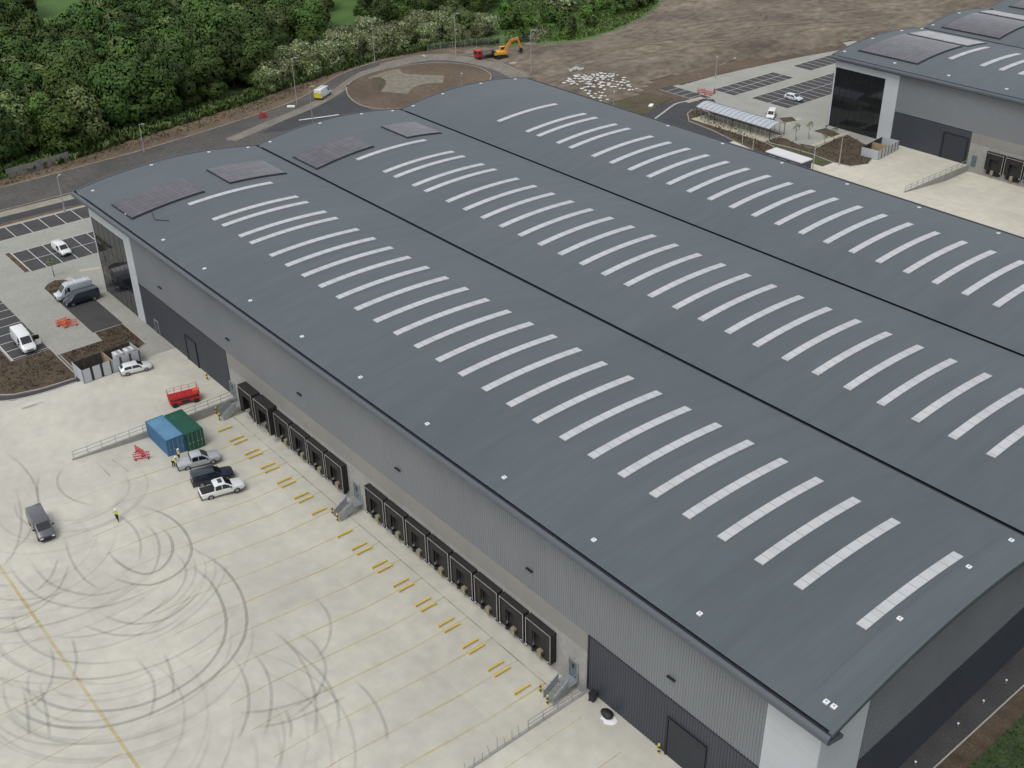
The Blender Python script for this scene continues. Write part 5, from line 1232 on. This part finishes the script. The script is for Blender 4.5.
for i in range(40):
    for j in range(44):
        x = -270+i*7.3+(j%2)*3.6+rng.uniform(-2,2); y = -40+j*6.9+rng.uniform(-2,2)
        if not inside(x, y, wood): continue
        ed = edist(x, y)
        if ed < 3.2: continue
        px, py = PX((x,y,0))
        if not (-45 < px < 600 and py > -14): continue
        front = px > 268
        if front and ed < 14: continue
        if px > 430 and ed < 26: continue
        k = rng.choice(protos); s = rng.uniform(.95,1.3)*(.74 if front else 1.0)
        if not front and px > 180 and ed < 10: s *= .9
        tx, ty = PX((x,y,k[1]*s*.8))
        if any(inside(qx, qy, hl) for hl in holes for qx, qy in ((px,py),(tx,ty),((px+tx)/2,(py+ty)/2),(tx-8,ty),(tx+8,ty))): continue
        plant(k, x, y, s); cnt += 1
for i in range(84):       # hawthorns and small bushy trees round the roundabout
    u = 262+i*2.75+rng.uniform(-2,2)
    lim = [(240,104),(290,86),(330,73),(380,57),(440,46.5),(500,42.5),(560,36)]
    for (a, ya), (b, yb) in zip(lim, lim[1:]):
        if a <= u <= b: y0_ = ya+(yb-ya)*(u-a)/(b-a)
    if u > 520: continue
    g = G(u, y0_-rng.choice((2.5,5,9,13,17,21)))
    if any(inside(u, PX((g.x,g.y,f))[1], hl) for hl in holes for f in (0,5)): continue
    k = haw[rng.choice((0,1,1,0,2))]; s = rng.uniform(.7,1.0)*(.8 if u > 430 else 1); plant(k, g.x, g.y, s); cnt += 1
for i in range(46):       # bushes on the bank
    u = rng.uniform(500,650); top = 44-(max(0,u-560)*.42); v = rng.uniform(-2, max(0,top-3))
    if 524 < u < 552 and 26 < v: continue
    if any(inside(u, v, hl) for hl in holes): continue
    g = G(u,v); plant(bush[rng.choice((0,0,1,1,2))], g.x, g.y, rng.uniform(.7,1.5)); cnt += 1
for u in range(905,1000,9):
    g = G(u+rng.uniform(-3,3), rng.uniform(-1,2)-4); plant(protos[rng.choice((0,3))], g.x, g.y, .55); cnt += 1
# saplings with stakes
def sapling(x, y, h, label, leaf='leaf_olive', z=0):
    t = thing('sapling', label, 'sapling', (x,y,z), 0); r2 = random.Random(int(x*10)); mb = MB()
    mb.bar((0,0,0),(0,0,h*.75),.045,5,.02); mb.bar((.3,0,0),(.3,0,1.2),.04,5)
    for i in range(7): a = r2.uniform(0,6.28); mb.bar((0,0,h*(.4+.05*i)),(math.cos(a)*.5,math.sin(a)*.5,h*(.6+.05*i)),.015,4,.006)
    mb.build('trunk', 'trunk', t, fixn=False); mb = MB(); leaf_cloud(mb, r2, [(0,0,h*.72,h*.2),(.2,.1,h*.86,h*.14)], 90, .12, [leaf]); mb.build('crown', None, t, fixn=False)
for px, py, h, l in ((54,276,3.4,'thin sapling between the small white van and the mulch wedge'),(795,141,4,'sapling on the far forecourt, nearest the canopy'),(808,139,4,'sapling in the middle of the far forecourt'),(824,146,3,'short sapling at the corner of the far mulch bed'),(833,142,3.4,'sapling in the far mulch bed beside its white lamp'),(800,156,2.6,'small sapling at the yard edge of the far mulch bed')):
    g = G(px,py); sapling(g.x, g.y, h, l)
# low planting in the beds and coarse grass: one mass each
def tufts(name, label, polys, n, hgt, mats, z=0, seed=1):
    r2 = random.Random(seed); mb = MB()
    for poly, k in polys:
        xs = [p[0] for p in poly]; ys = [p[1] for p in poly]; c = 0; tries = 0
        while c < k and tries < k*8:
            tries += 1; x = r2.uniform(min(xs),max(xs)); y = r2.uniform(min(ys),max(ys))
            if not inside(x, y, poly): continue
            c += 1; mb.use(r2.choice(mats)); s = hgt*r2.uniform(.5,1.3)
            for q in range(5):
                a = r2.uniform(0,6.28); ln_ = s*r2.uniform(.4,.9); w_ = s*.16; dx, dy = math.cos(a), math.sin(a)
                mb.add([(x-dy*w_,y+dx*w_,z),(x+dy*w_,y-dx*w_,z),(x+dx*ln_+dy*w_*.4,y+dy*ln_-dx*w_*.4,z+s),(x+dx*ln_-dy*w_*.4,y+dy*ln_+dx*w_*.4,z+s*.95)], [(0,1,2,3)])
    o = mb.build(name, None, fixn=False); tag(o, label, 'planting', kind='stuff'); return o
tufts('low_planting', 'low dry planting in the mulch beds', [([(-18,-29),(9.5,-28),(18,-25.6),(23.6,-20.5),(24.4,-13.5),(14.4,-13.2),(14.2,-18.6),(-18,-18.8)],1500),([(14,-5.6),(14,-1.7),(21.5,-1.7),(23.2,-4.3),(23.2,-12),(17,-12),(17,-5.6)],420),([(-6,-5.8),(-8.2,-3.6),(-4,-1.6),(-2.4,-5.8)],80),
      ([(1,138.8),(.6,142.6),(28,134.4),(30.6,130.6),(12.6,134)],500),(FARBED,420)], 0, .24, ['twig','twig','twig','leaf_olive'], .03, 4)
tufts('rough_grass', 'rough green grass beside the near gable', [([(142.7,0),(160,0),(160,60),(142.7,60)],5200)], 0, .22, ['leaf_dark','leaf_dark','leaf'], -.03, 6)
tufts('bank_weeds', 'tall weeds and grass on the bank by the bare earth', [([G2(*q) for q in [(505,44),(535,43),(580,39.5),(612,30.5),(640,18),(660,1),(560,-4),(505,-2)]],5200)], 0, .5, ['leaf_bright','leaf_bright','leaf_olive'], -.05, 9)
tufts('verge_weeds', 'sparse weeds along the soil verge by the ring road', [([G2(*q) for q in [(0,186),(60,170),(120,151),(200,128),(260,109),(300,92),(340,72),(330,76),(290,89),(240,107),(180,127),(120,146),(60,165),(0,181)]],700)], 0, .3, ['twig','leaf_olive'], -.03, 11)
tufts('undergrowth', 'dark undergrowth along the foot of the woodland belt', [([G2(*q) for q in [(0,180),(60,164),(120,145),(180,126),(240,106),(290,88),(330,75),(380,59),(440,48.5),(500,44),(500,41),(440,44),(380,53),(330,68),(290,80),(240,96),(180,114),(120,132),(60,150),(0,166)]],2600)], 0, 1.1, ['leaf_dark','leaf','leaf_olive'], -.05, 13)


# ------------------------------------------------------------------ overcast daylight
w = bpy.data.worlds.new('World'); SC.world = w; w.use_nodes = True; nt = w.node_tree; bg = nt.nodes['Background']
sky = nt.nodes.new('ShaderNodeTexSky'); sky.sky_type = 'NISHITA'; sky.sun_disc = False
SUN_EL, SUN_AZ = math.radians(58), math.radians(288)     # azimuth of the sun from +X, counter-clockwise
sky.sun_elevation = SUN_EL; sky.sun_rotation = PI/2-SUN_AZ; sky.air_density = 1.0; sky.dust_density = 4.0; sky.ozone_density = 1
hs = nt.nodes.new('ShaderNodeHueSaturation'); hs.inputs['Saturation'].default_value = .22
nt.links.new(sky.outputs[0], hs.inputs['Color'])
# an even cloud deck veils most of the clear sky
bg.inputs['Color'].default_value = (1,1,1,1); nt.links.new(mixc(nt, .65, hs.outputs[0], (6.2,6.5,6.9)), bg.inputs['Color']); bg.inputs['Strength'].default_value = .122
sl = bpy.data.lights.new('sun', 'SUN'); sl.energy = 1.25; sl.angle = math.radians(28); sl.color = (1,.97,.92)
so = bpy.data.objects.new('sun', sl); C.objects.link(so)
d = Vector((math.cos(SUN_EL)*math.cos(SUN_AZ), math.cos(SUN_EL)*math.sin(SUN_AZ), math.sin(SUN_EL)))
so.rotation_euler = d.to_track_quat('Z', 'Y').to_euler(); so.location = (60,-60,120)
vs_ = SC.view_settings; vs_.view_transform = 'Standard'; vs_.look = 'None'; vs_.gamma = 1; vs_.use_curve_mapping = False
vs_.exposure = 0.15
SC.cycles.max_bounces = 6; SC.cycles.diffuse_bounces = 3; SC.cycles.glossy_bounces = 3; SC.cycles.transparent_max_bounces = 24
SC.cycles.use_adaptive_sampling = True; SC.cycles.adaptive_threshold = .02
SC.cycles.use_denoising = True
